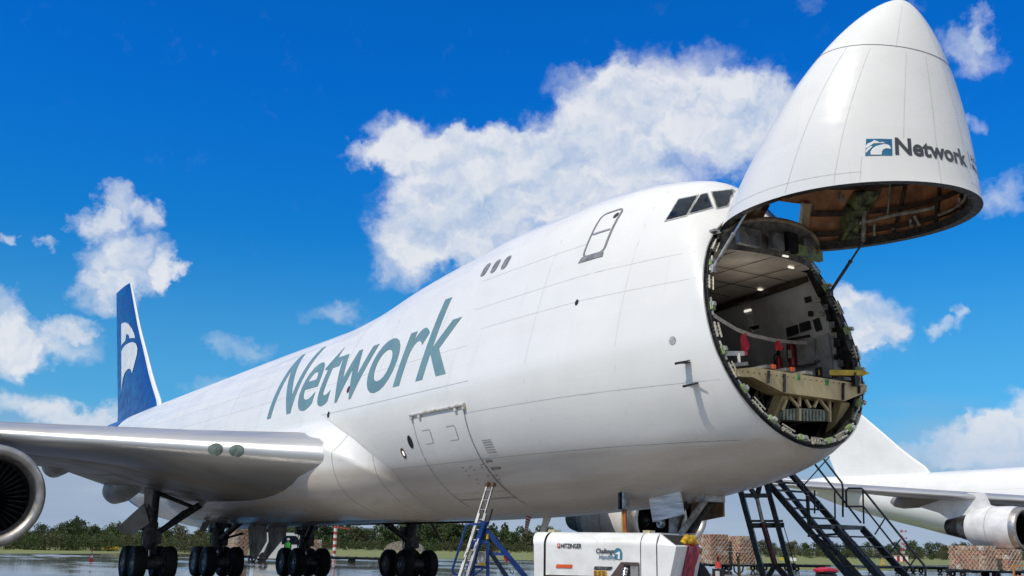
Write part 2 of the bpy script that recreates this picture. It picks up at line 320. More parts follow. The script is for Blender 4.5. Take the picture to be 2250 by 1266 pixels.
def halfw(x, z):
    x, z = np.asarray(x, float), np.asarray(z, float)
    xs = np.where(x < 8+0*z, (x-.649*(z-5))/(1-.0812*(z-5)), x); xs = np.where(xs > 8, x, xs); xs = np.clip(xs, 4.55, 68.6)
    a, b, w_, c = fT(xs), fB(xs), fW(xs), fC(xs)
    s = np.where(z > c, (z-c)/(a-c), (c-z)/(c-b)); q = np.clip(s, 0, 1)
    nar = np.where(z > c, 1-.10*np.clip(((a-c)-3.3)/1.5, 0, 1)*np.sin(np.pi*q), 1.); fat = np.where(z > c, 1., 1.)
    return np.where(s <= 1, w_*np.sqrt(1-q*q)*nar*fat, -1.)
def SK(x, z, off=0., side=1):
    y = float(halfw(x, z)); e = .03
    gx = (float(halfw(x+e, z))-float(halfw(x-e, z)))/(2*e) if x > 5.2 else 0; gz = (float(halfw(x, z+e))-float(halfw(x, z-e)))/(2*e); gz = max(-4, min(4, gz)); gx = max(-1, min(1, gx))
    n = np.array([-gx, 1., -gz]); n /= np.linalg.norm(n); P = np.array([x, max(y, 0), z])+n*off
    return P*np.array([1, side, 1])
def hit(px, py):
    d = ray(px, py); t = np.arange(14, 75, .01); P = CAM+t[:, None]*d; ins = (np.abs(P[:, 1]) <= halfw(P[:, 0], P[:, 2])) & (P[:, 0] > 4.1+.28*(P[:, 2]-3.37)) & (P[:, 0] < 68)
    return P[int(np.argmax(ins))]
def ply(px, py, y): d = ray(px, py); return CAM+d*((y-CAM[1])/d[1])
def dep(P): return float((np.asarray(P)-CAM) @ CF)
def decal(mb, V, F, off=.006, mi=0, side=1, tilt=0): return mb.add([SK(x, z, off, side) for x, z in V], F, mi)
def pxpatch(mb, pts, off=.006, mi=0, cell=7., sides=(1,)):
    V, F = poly2d(pts, cell); H = [hit(x, y) for x, y in V]
    for sd in sides: mb.add([SK(h[0], h[2], off, sd) for h in H], F, mi)
    return mb
def ribbon(mb, xz, wd, off, mi, side=1, step=.35):
    pts = []
    for (x0, z0), (x1, z1) in zip(xz[:-1], xz[1:]):
        n = max(1, int(math.hypot(x1-x0, z1-z0)/step))
        pts += [(x0+(x1-x0)*k/n, z0+(z1-z0)*k/n) for k in range(n)]
    pts.append(xz[-1]); P = [SK(x, z, off, side) for x, z in pts]; A = []
    for i, p in enumerate(P):
        d = P[min(i+1, len(P)-1)]-P[max(i-1, 0)]; nrm = SK(pts[i][0], pts[i][1], off+.1, side)-p; t = np.cross(d, nrm); t = t/(np.linalg.norm(t)+1e-9); A.append([p-t*wd/2, p+t*wd/2])
    return mb.grid(np.array(A), mi)

# ================================================================== the freighter
def build_plane():
    rt = root('cargo_aircraft', (7.9, 0, 0), 'huge white cargo aircraft with its nose raised and blue tail', 'aircraft')
    th = np.linspace(-math.pi/2, 1.5*math.pi, 145)[:-1]
    xs = np.concatenate([[4.55,4.575,4.60,4.64,4.70,4.78,4.9,5.08,5.3,5.6,6,6.5,7,7.5], np.arange(8, 26, .5), np.arange(26, 66, 1.), [66, 67, 68, 68.6]])
    b = MB(); b.grid(secpts(xs, th), 0, cv=True)
    tailc = secpts([68.6], th)[0]; b.add(list(tailc)+[(69.3, 0, 8.3)], [(i, (i+1) % 144, 144) for i in range(144)], 0)
    # skin joints
    lap = lambda pts, m=2, wd=.012: ribbon(b, pts, wd, .004, m)
    for x, z0, z1 in [(6.9, 2.75, 9.2), (9.75, 2.45, 8.6), (17.6, 2.3, 8.8), (20.4, 5.5, 8.3), (23.4, 5.5, 8.4), (27.3, 5.5, 8.3), (31, 5.5, 8.3), (35, 5.5, 8.3), (40, 5.0, 8.3), (46, 4, 8.3), (51, 5, 8.3)]: lap([(x, z0+(z1-z0)*k/14) for k in range(15)], 2)
    for z, x0, x1, mm in [(3.5, 4.5, 17.2, 1), (5.36, 12.1, 21.6, 1), (6.35, 12.6, 40, 2), (6.72, 5.15, 12.2, 2), (7.35, 5.35, 12.8, 2), (4.6, 4.62, 12.2, 2), (7.0, 27, 56, 2), (8.2, 8.6, 13, 2), (2.75, 8.6, 24, 2)]: lap([(x0, z), (x1, z)], mm)
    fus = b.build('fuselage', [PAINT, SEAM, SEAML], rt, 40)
    # flight deck windows
    for pts in ([(1465, 484), (1492, 440), (1531, 432), (1508, 473)], [(1516, 469), (1540, 430), (1554, 427), (1566, 456)], [(1566, 424), (1615, 419), (1600, 453), (1578, 458)]):
        for sd in (1, -1):
            cx, cy = np.mean(pts, 0); g = MB(); big = [(cx+(x-cx)*1.16, cy+(y-cy)*1.16) for x, y in pts]
            fr = MB(); pxpatch(fr, big, .010, 0, 7., (sd,)); f = fr.build('flight_deck_window', mats_('window_frame'), fus, 40)
            pxpatch(g, pts, .022, 0, 6., (sd,)); g.build('pane', GLASS, f, 40)
    # cabin windows
    for cx, cz in ((13.18, 8.58), (12.66, 8.565), (12.14, 8.55)):
        for sd in (1, -1):
            V, F = poly2d(rrect(cx-.15, cx+.15, cz-.20, cz+.20, .12), .1); f = decal(MB(), V, F, .006, 0, sd).build('cabin_window', mats_('window_frame'), fus, 40)
            V, F = poly2d(rrect(cx-.115, cx+.115, cz-.165, cz+.165, .10), .1); decal(MB(), V, F, .012, 0, sd).build('pane', GREYB, f, 40)
    # upper crew door: painted outline, step and handle
    d = MB(); V, F = poly2d(rrect(7.90, 8.52, 7.86, 8.94, .12), .15); d = decal(MB(), V, F, .006); door = d.build('crew_door', PAINT2, rt, 40)
    ol = rrect(7.86, 8.56, 7.84, 8.98, .14); e = ribbon(MB(), ol+[ol[0]], .055, .011, 0, step=.12); e.build('door_outline', mats_('outline_grey'), door)
    e = MB(); V, F = poly2d([(7.84, 7.72), (8.66, 7.72), (8.58, 7.85), (7.86, 7.85)], .12); decal(e, V, F, .014); e.build('door_sill', GREYB, door)
    e = ribbon(MB(), [(7.92, 8.42), (8.50, 8.42)], .05, .02, 0, step=.1); e.build('handle', METAL, door)
    V, F = poly2d([(7.98+.075*math.cos(t), 8.80+.075*math.sin(t)) for t in np.linspace(0, 6.28, 14)[:-1]], .1); decal(MB(), V, F, .014).build('spyhole', GLASS, door)
    # lower cargo door
    V, F = poly2d([(12.36, 4.68), (15.02, 4.68), (15.02, 2.78), (12.36, 2.78)], .25); cdoor = decal(MB(), V, F, .012).build('cargo_door', PAINT, rt, 40)
    e = MB()
    for x in (12.36, 15.02): ribbon(e, [(x, 4.68), (x, 2.45)], .035, .017, 0, step=.2)
    ribbon(e, [(12.36, 2.62), (15.02, 2.62)], .03, .017, 0); ribbon(e, [(12.0, 3.5), (15.02, 3.5)], .016, .017, 0)
    e.build('door_gap', SEAM, cdoor)
    e = MB(); e.tube([SK(x, 4.80, .03) for x in np.linspace(12.25, 15.1, 16)], .045, 0, 8)
    for x in (12.3, 12.7, 14.6, 15.05): e.box(SK(x, 4.74, .03), (.12, .06, .12), 0)
    e.build('hinge', GEARL2, cdoor, 40)
    for x0 in (12.93, 14.22):
        V, F = poly2d(rrect(x0, x0+.42, 4.02, 4.34, .05), .2); e = decal(MB(), V, F, .02); ol = rrect(x0-.01, x0+.43, 4.01, 4.35, .05)
        h = e.build('vent_door', PAINT2, cdoor, 40); ribbon(MB(), ol[3:12], .03, .022, 0, step=.1).build('vent_gap', SEAM, cdoor)
    # stencils round the cargo door
    r = random.Random(5)
    for k in range(22):
        e = MB(); x, z = r.uniform(12.1, 13.4), r.uniform(2.85, 3.42); V, F = poly2d([(x, z), (x+r.uniform(.04, .10), z), (x+.05, z+.022), (x, z+.022)], .2); decal(e, V, F, .018); e.build('stencil_mark', mats_('stencil_brown'), cdoor)
    for x, z, ww in ((11.95, 3.42, .26), (11.8, 3.25, .4)): V, F = poly2d([(x, z), (x+ww, z), (x+ww, z+.05), (x, z+.05)], .2); decal(MB(), V, F, .010).build('stencil_mark', mats_('stencil_brown'), rt)
    e = MB()
    for k in range(6): V, F = poly2d([(11.55, 3.62+.055*k), (11.95, 3.62+.055*k), (11.95, 3.645+.055*k), (11.55, 3.645+.055*k)], .3); decal(e, V, F, .010)
    e.build('vent_grille', SEAM, rt)
    # small openings, lamp, markings
    def disc(name, x, z, rx, rz, m_, off=.012, par=rt):
        V, F = poly2d([(x+rx*math.cos(t), z+rz*math.sin(t)) for t in np.linspace(0, 6.28, 15)[:-1]], .2); return decal(MB(), V, F, off).build(name, m_, par, 40)
    disc('drain_port', 15.46, 4.13, .13, .17, DARK); disc('drain_port', 20.65, 5.33, .09, .10, DARK); disc('static_port', 19.52, 6.0, .09, .11, mats_('maroon'), .014)
    lp = disc('landing_lamp', 16.08, 3.87, .12, .14, mats_('lamp_amber'), .010); disc('bulb', 16.05, 3.87, .05, .07, LAMP, .02, lp)
    disc('static_port', 8.29, 6.7, .055, .07, DARK); disc('static_port', 5.5, 5.45, .075, .085, GEARL)
    # scooped air inlet under the wing root
    e = MB(); pxpatch(e, [(793, 1120), (826, 1115), (878, 1109), (856, 1124), (838, 1133)], .012, 0, 12.); sc = e.build('air_scoop', DARK, rt, 40)
    e = MB(); pxpatch(e, [(790, 1121), (797, 1118), (842, 1131), (836, 1135)], .07, 0, 12.); e.build('scoop_lip', PAINT2, sc, 40)
    # big lettering on the right side
    V, F = text2d('Network', .012, .05, .07); x0, x1 = V[:, 0].min(), V[:, 0].max(); cap = V[:, 1].max()
    W_ = [(26.35-(x-x0)/(x1-x0)*13.0, 5.74+(y/cap)*2.40-.10*(x-x0)/(x1-x0)*(y/cap)) for x, y in V]
    decal(MB(), W_, F, .008).build('lettering', LETTER, rt, 40)
    # air data probes
    for (px, py) in ((1513, 797), (1529, 842)):
        h = hit(px, py); p0 = SK(h[0], h[2], 0); p1 = SK(h[0], h[2], .26); e = MB(); e.box((p0+p1)/2, (.13, np.linalg.norm(p1-p0), .03), 0, (1, 0, 0), (p1-p0)/np.linalg.norm(p1-p0), (0, 0, 1))
        e.tube([p1+np.array([.08, 0, 0]), p1+np.array([-.34, 0, .01])], [.028, .010], 0, 8); e.build('air_data_probe', DARK, rt)
    e = MB(); h = hit(1571, 512); e.box(SK(h[0], h[2], .03), (.22, .10, .05)); e.build('hinge_bumper', GREYB, rt)
    e = MB(); e.prism([(13.0, 0, 10.0), (13.45, 0, 10.0), (13.25, 0, 10.22)], (0, .03, 0)); e.prism([(36, 0, 9.0), (36.5, 0, 9.0), (36.3, 0, 9.35)], (0, .03, 0)); e.build('aerial', PAINT2, rt)
    for x, z in ((16.2, 2.1), (13.1, 2.15)):
        e = MB(); e.prism([(x, 0, z+.05), (x+.34, 0, z+.05), (x+.5, 0, z-.38), (x+.3, 0, z-.38)], (0, .03, 0)); e.build('blade_aerial', PAINT2, rt)
    build_nose(rt, fus); build_hold(rt)
    # wing to body fairing
    b = MB(); GX = np.concatenate([np.linspace(17.15, 21.5, 28), np.linspace(22, 42, 30)]); P = []
    for x in GX:
        zt = np.interp(x, [17.15, 17.3, 18.87, 21.5, 24, 36, 42], [3.40, 3.56, 4.45, 5.50, 5.55, 5.3, 4.2]); zb = 2.16+.0*x
        t_ = min(1, max(0, (x-17.15)/3.6)); bl = t_*t_*(3-2*t_)*np.interp(x, [17, 36, 42], [1, 1, 0]); row = []
        for k in range(33):
            z = zt+(zb-zt)*k/32.; base_ = SK(x, z, .012); q = (z-3.75)/(1.9 if z > 3.75 else 1.68); yt = 4.10*(max(0., 1-abs(q)**2.6))**(1/2.6)
            edge = min(1., (zt-z)/.55); y = base_[1]+max(0., yt-base_[1])*bl*edge; row.append((x, max(y, base_[1]), z if True else 0))
        P.append(row)
    P = np.array(P); b.grid(P, 0); b.grid(P*np.array([1, -1, 1]), 0, flip=True)
    for i in (5, 13): b.grid(np.array([[p+np.array([-.008, .006, 0]), p+np.array([.012, .006, 0])] for p in P[i]]), 1)
    b.build('wing_fairing', [PAINT, SEAM], rt, 50)
    # wings
    YS = np.array([2.2, 3.6, 5, 6.5, 8, 10, 12, 15, 20, 26, 32.0])
    LEx = 19.7+(YS-4)*.869; LEx[0] -= .0; LEz = 3.98+.078*(YS-4)
    TEx = np.interp(YS, [2.2, 4, 13, 32], [35.4, 35.6, 37.6, 50.2]); TEz = np.interp(YS, [2.2, 4, 6.5, 8, 12, 20, 32], [2.9, 3.1, 3.65, 4.15, 4.75, 5.6, 6.9]); TC = np.interp(YS, [2.2, 4, 8, 13, 32], [.135, .13, .105, .09, .08])
    s = np.concatenate([np.linspace(1, .04, 16), [.022, .010, .003, 0], [.003, .010, .022], np.linspace(.04, 1, 16)])
    def foil(t_, sg): return sg*5*(.2969*np.sqrt(t_)-.126*t_-.3516*t_**2+.2843*t_**3-.1036*t_**4)
    for sd in (1, -1):
        P = []
        for y, lx, lz, tx, tz, tc_ in zip(YS, LEx, LEz, TEx, TEz, TC):
            ch = tx-lx; row = []
            for i, q in enumerate(s):
                sg = 1 if i < 19 else -1; row.append((lx+ch*q, sd*y, lz+(tz-lz)*q+ch*tc_*foil(q, sg)*(1.0 if sg > 0 else .95)+ch*.012*math.sin(math.pi*q)))
            P.append(row)
        b = MB(); P = np.array(P); n = P.shape[1]; M0 = MB()
        b.grid(P[:, :15], 0); b.grid(P[:, 14:26], 1); b.grid(P[:, 25:], 0)
        b.add(P[-1], [tuple(range(n))], 0)
        # joints on the underside
        low = P[:, 30]; 
        for (ya, ia, yb, ib) in [(3.8, 30, 31.5, 30), (3.8, 34, 31.5, 34)]:
            L = [P[i, ia]+np.array([0, 0, -.006]) for i in range(1, len(P))]; b.grid(np.array([[p, p+np.array([.03, 0, 0])] for p in L]), 2)
        for f in np.arange(1.3, 9, .8):
            i = int(f); t_ = f-i; A = [P[i, j]*(1-t_)+P[i+1, j]*t_+np.array([0, 0, -.006]) for j in range(29, 35)]; b.grid(np.array([[p, p+np.array([0, .03, 0])] for p in A]), 2)
        wg = b.build('wing', [WINGM, WINGLE, SEAM], rt, 50)
        for yy in (6.37, 5.86):                                    # landing lights let into the leading edge
            lx, lz = np.interp(yy, YS, LEx), np.interp(yy, YS, LEz); e = MB()
            e.lathe([(-.02, .005), (-.015, .15), (.0, .18), (.05, .19)], (lx-.0, sd*yy, lz-.03), (.75, -sd*.64, .12), 0, 20, sx=1.35); e.build('landing_light', mats_('lens_green'), wg, 50)
        e = MB(); 
        for yy, xx, zz in ((6.05, 36.9, 3.92), (8.55, 36.6, 4.85), (14.5, 39.5, 5.2), (19.5, 43, 5.8)):
            fl = MB(); pts = [(-6.2, .05), (-5.0, .26), (-3.8, .46), (-2.5, .60), (-1.1, .60), (-.35, .44), (0, .16)]; zz2 = zz-.25
            PP = np.array([[(xx+h, sd*yy+.85*r_*math.cos(t), zz2-.10*h*(.35)-.25+r_*(1.0 if math.sin(t) < 0 else .9)*math.sin(t)) for t in np.linspace(0, 2*math.pi, 20, endpoint=False)] for h, r_ in pts])
            fl.grid(PP, 0, cv=True); fl.add(PP[-1], [tuple(range(20))], 0); fl.build('flap_fairing', WINGM, wg, 50)
        # winglet
        e = MB(); tip = P[-1]; e.prism([(48.1, sd*32.0, 6.7), (50.2, sd*32.0, 6.9), (51.3, sd*32.6, 8.6), (50.5, sd*32.6, 8.6)], (0, sd*.08, 0)); e.build('winglet', BLUE, wg)
    # engines
    for sd in (1, -1):
        for (ex, ey, ez) in ((22.9, 12.18, 2.55), (31.2, 21.0, 3.15)): engine(rt, ex, sd*ey, ez, sd)
    # fin, tailplanes
    FLZ, FLX = [9.0, 9.75, 10.38, 11.33, 13.29, 15.08, 19.2], [53.2, 54.18, 55.13, 56.43, 58.72, 60.94, 65.2]
    zs = np.linspace(0, 1, 13); b = MB(); P = []
    for t_ in zs:
        z = 7.7+11.5*t_-(.15 if t_ == 1 else 0); le = np.interp(z, FLZ, FLX); te = np.interp(z, [9.2, 9.96, 19.3], [64.8, 65.05, 69.75]); ch = te-le
        P.append([(le+ch*q, ch*.05*foil(q, sg)*1.0, z+(0.10*(q) if t_ == 1 else 0)) for q, sg in zip(s, [1]*19+[-1]*20)])
    P = np.array(P); b.grid(P[:, :16], 0); b.grid(P[:, 15:24], 1); b.grid(P[:, 23:], 0); b.add(P[-1], [tuple(range(P.shape[1]))], 0)
    fin = b.build('vertical_fin', [BLUE, WHITE], rt, 50)
    b = MB()
    O = np.array([200., 600.]); 
    for poly in ([(212,395),(225,383),(250,380),(275,392),(300,425),(318,465),(327,500),(285,503),(283,490),(275,473),(258,470),(245,478),(252,515),(248,525),(225,543),(213,558)], [(213,605),(230,575),(255,552),(285,538),(315,533),(335,545),(346,580),(345,620),(335,670),(320,730),(308,775),(300,748),(288,738),(270,742),(245,770),(228,810),(220,850),(213,910)]):
        Q = [ply(*(O+np.array(p)/3.517), .3) for p in poly]; V, F = poly2d([(q[0], q[2]) for q in Q], .6)
        def finy(x, z):
            le = np.interp(z, FLZ, FLX); te = np.interp(z, [9.2, 9.96, 19.3], [64.8, 65.05, 69.75]); q = min(.999, max(.001, (x-le)/(te-le))); return (te-le)*.05*foil(q, 1)+.025
        for sd in (1, -1): b.add([(x, sd*finy(x, z), z) for x, z in V], F, 0)
    b.build('tail_emblem', WHITE, fin, 40)
    for sd in (1, -1):
        P = []
        for y in (.8, 4, 8, 11):
            lx = 58.2+(y-.8)*.93; tx = 67.0+(y-.8)*.42; z = 7.6+.12*(y-.8); ch = tx-lx
            P.append([(lx+ch*q, sd*y, z+ch*.09*foil(q, sg)) for q, sg in zip(s, [1]*19+[-1]*20)])
        b = MB(); b.grid(np.array(P), 0); b.add(P[-1], [tuple(range(len(P[-1])))], 0); b.build('tailplane', WINGM, rt, 50)
    build_gear(rt)
    return rt
def mats_(k):
    D = {'window_frame': lambda: mat('window_frame', (.42, .42, .41), .4, .6, var=.1), 'outline_grey': lambda: mat('outline_grey', (.20, .205, .215), .5, var=.1), 'stencil_brown': lambda: mat('stencil_brown', (.30, .23, .20), .6, var=.2), 'lamp_amber': lambda: mat('lamp_amber', (.10, .05, .015), .4), 'maroon': lambda: mat('maroon', (.13, .02, .03), .4, var=.1),
         'lens_green': lambda: mat('lens_green', (.16, .21, .18), .12, var=.3, rvar=.05), 'fan_metal': lambda: mat('fan_metal', (.0035, .0035, .004), .6, .2, var=.3), 'core_metal': lambda: mat('core_metal', (.20, .19, .18), .38, .8, var=.35, scale=3), 'exhaust_metal': lambda: mat('exhaust_metal', (.055, .05, .047), .45, .7, var=.3), 'cowl_white': lambda: mat('cowl_white', (.74, .74, .73), .32, var=.08, scale=1.2, col2=(.60, .59, .57)), 'spinner_black': lambda: mat('spinner_black', (.012, .012, .013), .35, .1)}
    return D[k]()
def engine(rt, ex, ey, ez, sd):
    o = (ex, ey, ez); ax = (1, 0, .03)
    b = MB(); b.lathe([(.50, 1.455), (1.0, 1.49), (2.2, 1.46), (3.2, 1.33), (3.95, 1.14)], o, ax, 0, 64); b.lathe([(3.95, 1.14), (3.9, 1.10), (3.2, 1.10)], o, ax, 1, 64); b.lathe([(2.18, 1.468), (2.2, 1.470), (2.22, 1.466)], o, ax, 2, 64)
    en = b.build('engine', [mats_('cowl_white'), DARK, SEAM], rt, 50)
    b = MB(); b.lathe([(.62, 1.06), (.34, 1.08), (.15, 1.13), (.05, 1.20), (.0, 1.28), (.03, 1.355), (.12, 1.405), (.28, 1.435), (.50, 1.457)], o, ax, 0, 64); b.build('inlet_lip', LIPM, en, 60)
    b = MB(); b.lathe([(.62, 1.06), (1.3, 1.11), (1.5, 1.12)], o, ax, 0, 48); b.lathe([(1.50, 1.12), (1.52, .3)], o, ax, 0, 48); b.build('inlet_duct', mats_('spinner_black'), en, 60)
    b = MB(); O = np.array(o)
    for k in range(38):
        a = 2*math.pi*k/38; r0, r1 = .33, 1.09; d = np.array([0, math.cos(a), math.sin(a)]); t_ = np.array([0, -math.sin(a), math.cos(a)]); X = np.array([1, 0, 0.])
        b.add([O+X*1.30+d*r0-t_*.03, O+X*1.48+d*r0+t_*.03, O+X*1.36+d*r1+t_*.055, O+X*1.22+d*r1-t_*.055], [(0, 1, 2, 3)], 0)
    b.build('fan', mats_('fan_metal'), en)
    b = MB(); b.lathe([(.80, .005), (.88, .10), (1.05, .22), (1.38, .35)], o, ax, 0, 32); sp_ = b.build('spinner', mats_('spinner_black'), en, 60)
    b = MB(); L = []
    for k in range(26):
        a = k/25.*4.6; h = .86+.36*k/25.; r_ = np.interp(h, [.80, .88, 1.05, 1.38], [.005, .10, .22, .35])+.006; L.append([O+np.array([h-.02, r_*math.cos(a), r_*math.sin(a)]), O+np.array([h+.05, (r_+.012)*math.cos(a+.12), (r_+.012)*math.sin(a+.12)])])
    b.grid(np.array(L), 0); b.build('spiral_mark', WHITE, en)
    b = MB(); b.lathe([(3.3, 1.04), (3.9, .96), (4.6, .84), (4.75, .80)], o, ax, 0, 48); b.build('core_cowl', mats_('core_metal'), en, 50)
    b = MB(); b.lathe([(4.70, .79), (5.3, .66), (5.9, .54), (5.88, .50), (5.2, .55)], o, ax, 0, 48); b.lathe([(5.3, .40), (5.9, .25), (6.3, .03)], o, ax, 0, 24); b.build('exhaust_nozzle', mats_('exhaust_metal'), en, 50)
    # pylon
    y0 = abs(ey); lx = 19.7+(y0-4)*.869; lz = 3.98+.078*(y0-4)
    b = MB(); prof = [(ex+1.3, ez+1.36), (ex+2.6, ez+1.62), (lx-.3, lz+.30), (lx+1.2, lz+.35), (lx+4.8, lz-.55), (lx+3.2, lz-1.0), (ex+5.6, ez+.62), (ex+4.0, ez+.90), (ex+3.0, ez+1.1)]
    n = len(prof); A = [(x, ey-.20, z) for x, z in prof]; B = [(x, ey+.20, z) for x, z in prof]; b.add(A+B, [tuple(range(n))[::-1], tuple(range(n, 2*n))]+[(i, (i+1) % n, n+(i+1) % n, n+i) for i in range(n)], 0); b.build('pylon', mats_('cowl_white'), en)
def wheel(par, c, r=.62, wd=.45, name='wheel'):
    b = MB(); h = wd/2
    b.lathe([(-h*.80, r*.56), (-h, r*.72), (-h*.92, r*.90), (-h*.62, r*.985), (-h*.34, r), (-h*.30, r*.985), (-h*.26, r), (0, r*1.0), (.02, r*.985), (.04, r), (h*.30, r), (h*.34, r*.985), (h*.62, r*.985), (h*.92, r*.90), (h, r*.72), (h*.80, r*.56)], c, (0, 1, 0), 0, 36)
    for sg in (-1, 1):
        b.lathe([(sg*h*.80, r*.57), (sg*h*.86, r*.52), (sg*h*.62, r*.46), (sg*h*.45, r*.2), (sg*h*.75, r*.17), (sg*h*.8, .01)], c, (0, 1, 0), 1, 28)
        for k in range(8): a = k*math.pi/4; b.box(np.array(c)+np.array([r*.34*math.cos(a), sg*h*.60, r*.34*math.sin(a)]), (.06, .05, .06), 1)
    return b.build(name, [RUBBER, RIM], par, 45)
def plate(px, d, th=.05, back=None):
    b = MB(); P = [at(x, y, d) if not hasattr(d, '__len__') else at(x, y, dd) for (x, y), dd in zip(px, d if hasattr(d, '__len__') else [d]*len(px))]
    n = np.cross(P[1]-P[0], P[2]-P[0]); n /= np.linalg.norm(n); return b.prism(P, n*th)
def build_gear(rt):
    for x, y, zt, kind in ((31.8, 5.5, 3.7, 'w'), (34.87, 1.92, 2.35, 'b'), (34.87, -1.92, 2.35, 'b'), (31.8, -5.5, 3.7, 'w')):
        sd = 1 if y > 0 else -1; b = MB()
        b.tube([(x, y, .62), (x, y, 1.15)], .13, 2, 14); b.tube([(x-.02, y, 1.1), (x-.06, y+.05*sd, 2.1), (x-.25, y+.15*sd, zt+.2)], [.24, .26, .30], 0, 14)
        b.tube([(x, y, 1.08), (x, y, 1.2)], .27, 0, 14)
        b.bar((x-.86, y, .62), (x+.86, y, .62), .26, .30, 0)
        for dx in (-.735, .735): b.tube([(x+dx, y-.62, .62), (x+dx, y+.62, .62)], .10, 0, 10); b.tube([(x+dx, y-.30, .62), (x+dx, y+.30, .62)], .24, 0, 14)
        b.bar((x-.30, y, 1.35), (x-.62, y, .95), .16, .07, 0); b.bar((x-.62, y, .95), (x-.30, y, .68), .16, .07, 0)
        b.bar((x+.22, y, 1.9), (x+.45, y, .8), .07, .07, 0); b.box((x-.1, y-.25, 1.55), (.3, .22, .5), 0); b.box((x+.1, y+.28, 2.0), (.25, .2, .4), 0)
        for k in range(5): a_ = k*1.2; b.tube([(x+.25*math.cos(a_), y+.25*math.sin(a_), 2.1), (x+.33*math.cos(a_+.5), y+.33*math.sin(a_+.5), 1.4), (x+.22*math.cos(a_), y+.22*math.sin(a_), .8)], .022, 0, 6)
        if kind == 'w':
            b.tube([(x-.05, y-.1*sd, 1.62), (x+.1, y-2.05*sd, 2.95)], .115, 0, 10); b.tube([(x-.12, y-.1*sd, 3.2), (x, y-1.65*sd, 2.68)], .075, 0, 8); b.tube([(x, y-.45*sd, 1.92), (x+.05, y-1.2*sd, 2.55)], .055, 0, 8); b.tube([(x, y-1.2*sd, 2.5), (x, y-1.75*sd, 2.85)], .08, 0, 8)
        else:
            b.tube([(x-.05, y, 1.45), (x-1.75, y-.35*sd, 2.25)], .13, 0, 10); b.tube([(x+.1, y, 1.9), (x+1.0, y, 2.4)], .09, 0, 10); b.tube([(x-.1, y, 1.5), (x-1.3, y-.6*sd, 1.78)], .05, 0, 8); b.box((x-.2, y, 2.25), (.8, .7, .5), 0)
        g = b.build('main_landing_gear', [GEARM, GEARL, CHROME], rt, 45)
        for dx in (-.735, .735):
            for dy in (-.559, .559): wheel(g, (x+dx, y+dy, .62))
        if kind == 'w':
            e = MB()
            if sd > 0:
                dd = dep((31.9, 6.3, 2)); plate([(333, 1060), (338, 1068), (329, 1145), (316, 1106)], dd, .05); e = plate([(316, 1106), (328, 1150), (290, 1177), (253, 1163)], dd, .06); e.build('gear_door', mats2('door_grey'), g)
                plate([(318, 1062), (339, 1060), (330, 1140), (316, 1104)], dd+.1, .05).build('gear_door', mats2('door_grey'), g)
            else:
                e.prism([(x-1.2, y-.2, 2.75), (x-1.0, y-.2, 2.75), (x-1.9, y-.5, 1.55), (x-2.05, y-.5, 1.6)], (.05, -.06, 0)); e.build('gear_door', WINGM, g)
    # big centre doors hanging between the body gears
    dd = dep((33.6, .6, 1.5))
    for pts in ([(545, 1160), (552, 1150), (585, 1150), (586, 1190), (563, 1229), (549, 1222)], [(588, 1150), (631, 1148), (628, 1178), (586, 1229), (573, 1229), (590, 1190)]): plate(pts, dd, .06).build('gear_door', mats2('door_liner'), rt)
    plate([(436, 1168), (446, 1147), (462, 1146), (450, 1169)], dep((35, 2.6, 2)), .05).build('gear_door', WINGM, rt)
    # nose gear
    x = 8.3; b = MB(); b.tube([(x+.05, 0, .6), (x, 0, 1.3)], .09, 2, 14); b.tube([(x, 0, 1.2), (x-.1, 0, 2.0), (x-.15, 0, 2.7)], [.15, .17, .19], 1, 16); b.tube([(x, 0, 1.22), (x, 0, 1.32)], .21, 1, 14)
    b.tube([(x-.05, .10, 1.50), (x-1.25, .10, 2.55)], .075, 1, 10); b.tube([(x-.05, -.14, 1.50), (x-1.25, -.14, 2.55)], .06, 0, 10); b.box((x-1.2, 0, 2.5), (.3, .6, .14), 1); b.prism([(x-.35, .3, 1.62), (x+.3, .3, 1.62), (x-.03, .3, 1.2)], (0, -.06, 0), 1); b.tube([(x-.1, -.3, 2.45), (x-.1, .3, 2.45)], .14, 0, 12); b.box((x-.2, .0, 1.62), (.5, .40, .30), 1)
    b.tube([(x-.22, .25, 1.64), (x-.22, .33, 1.64)], .11, 1, 12); b.tube([(x+.10, .24, 1.98), (x+.1, .34, 1.98)], .10, 3, 12)
    b.bar((x+.16, 0, 1.45), (x+.45, 0, 1.05), .22, .06, 1); b.bar((x+.45, 0, 1.05), (x+.12, 0, .65), .22, .06, 1)
    b.tube([(x, -.5, .6), (x, .5, .6)], .08, 0, 10); b.tube([(x-.6, .1, 2.6), (x-.3, .1, 1.9), (x-.2, .15, 1.4)], .03, 0, 6)
    g = b.build('nose_landing_gear', [GEARM, GEARL, CHROME, CHROME], rt, 45)
    for dy in (-.45, .45): wheel(g, (x, dy, .6), .6, .4)
    for pts, y, m_, bk in (([(1425, 1092), (1492, 1076), (1501, 1130), (1434, 1147)], .78, 'door_white', 0), ([(1519, 1084), (1588, 1078), (1589, 1135), (1518, 1149)], -.62, 'door_rusty', 0)):
        b = MB(); P = [ply(a, c, y) for a, c in pts]; b.prism(P, (0, -.05, 0)); b.build('nose_gear_door', mats2(m_), g)
    b = MB(); b.box((8.1, 0, 2.60), (1.5, .9, .10), 0); b.build('gear_bay', CAVITY, rt)
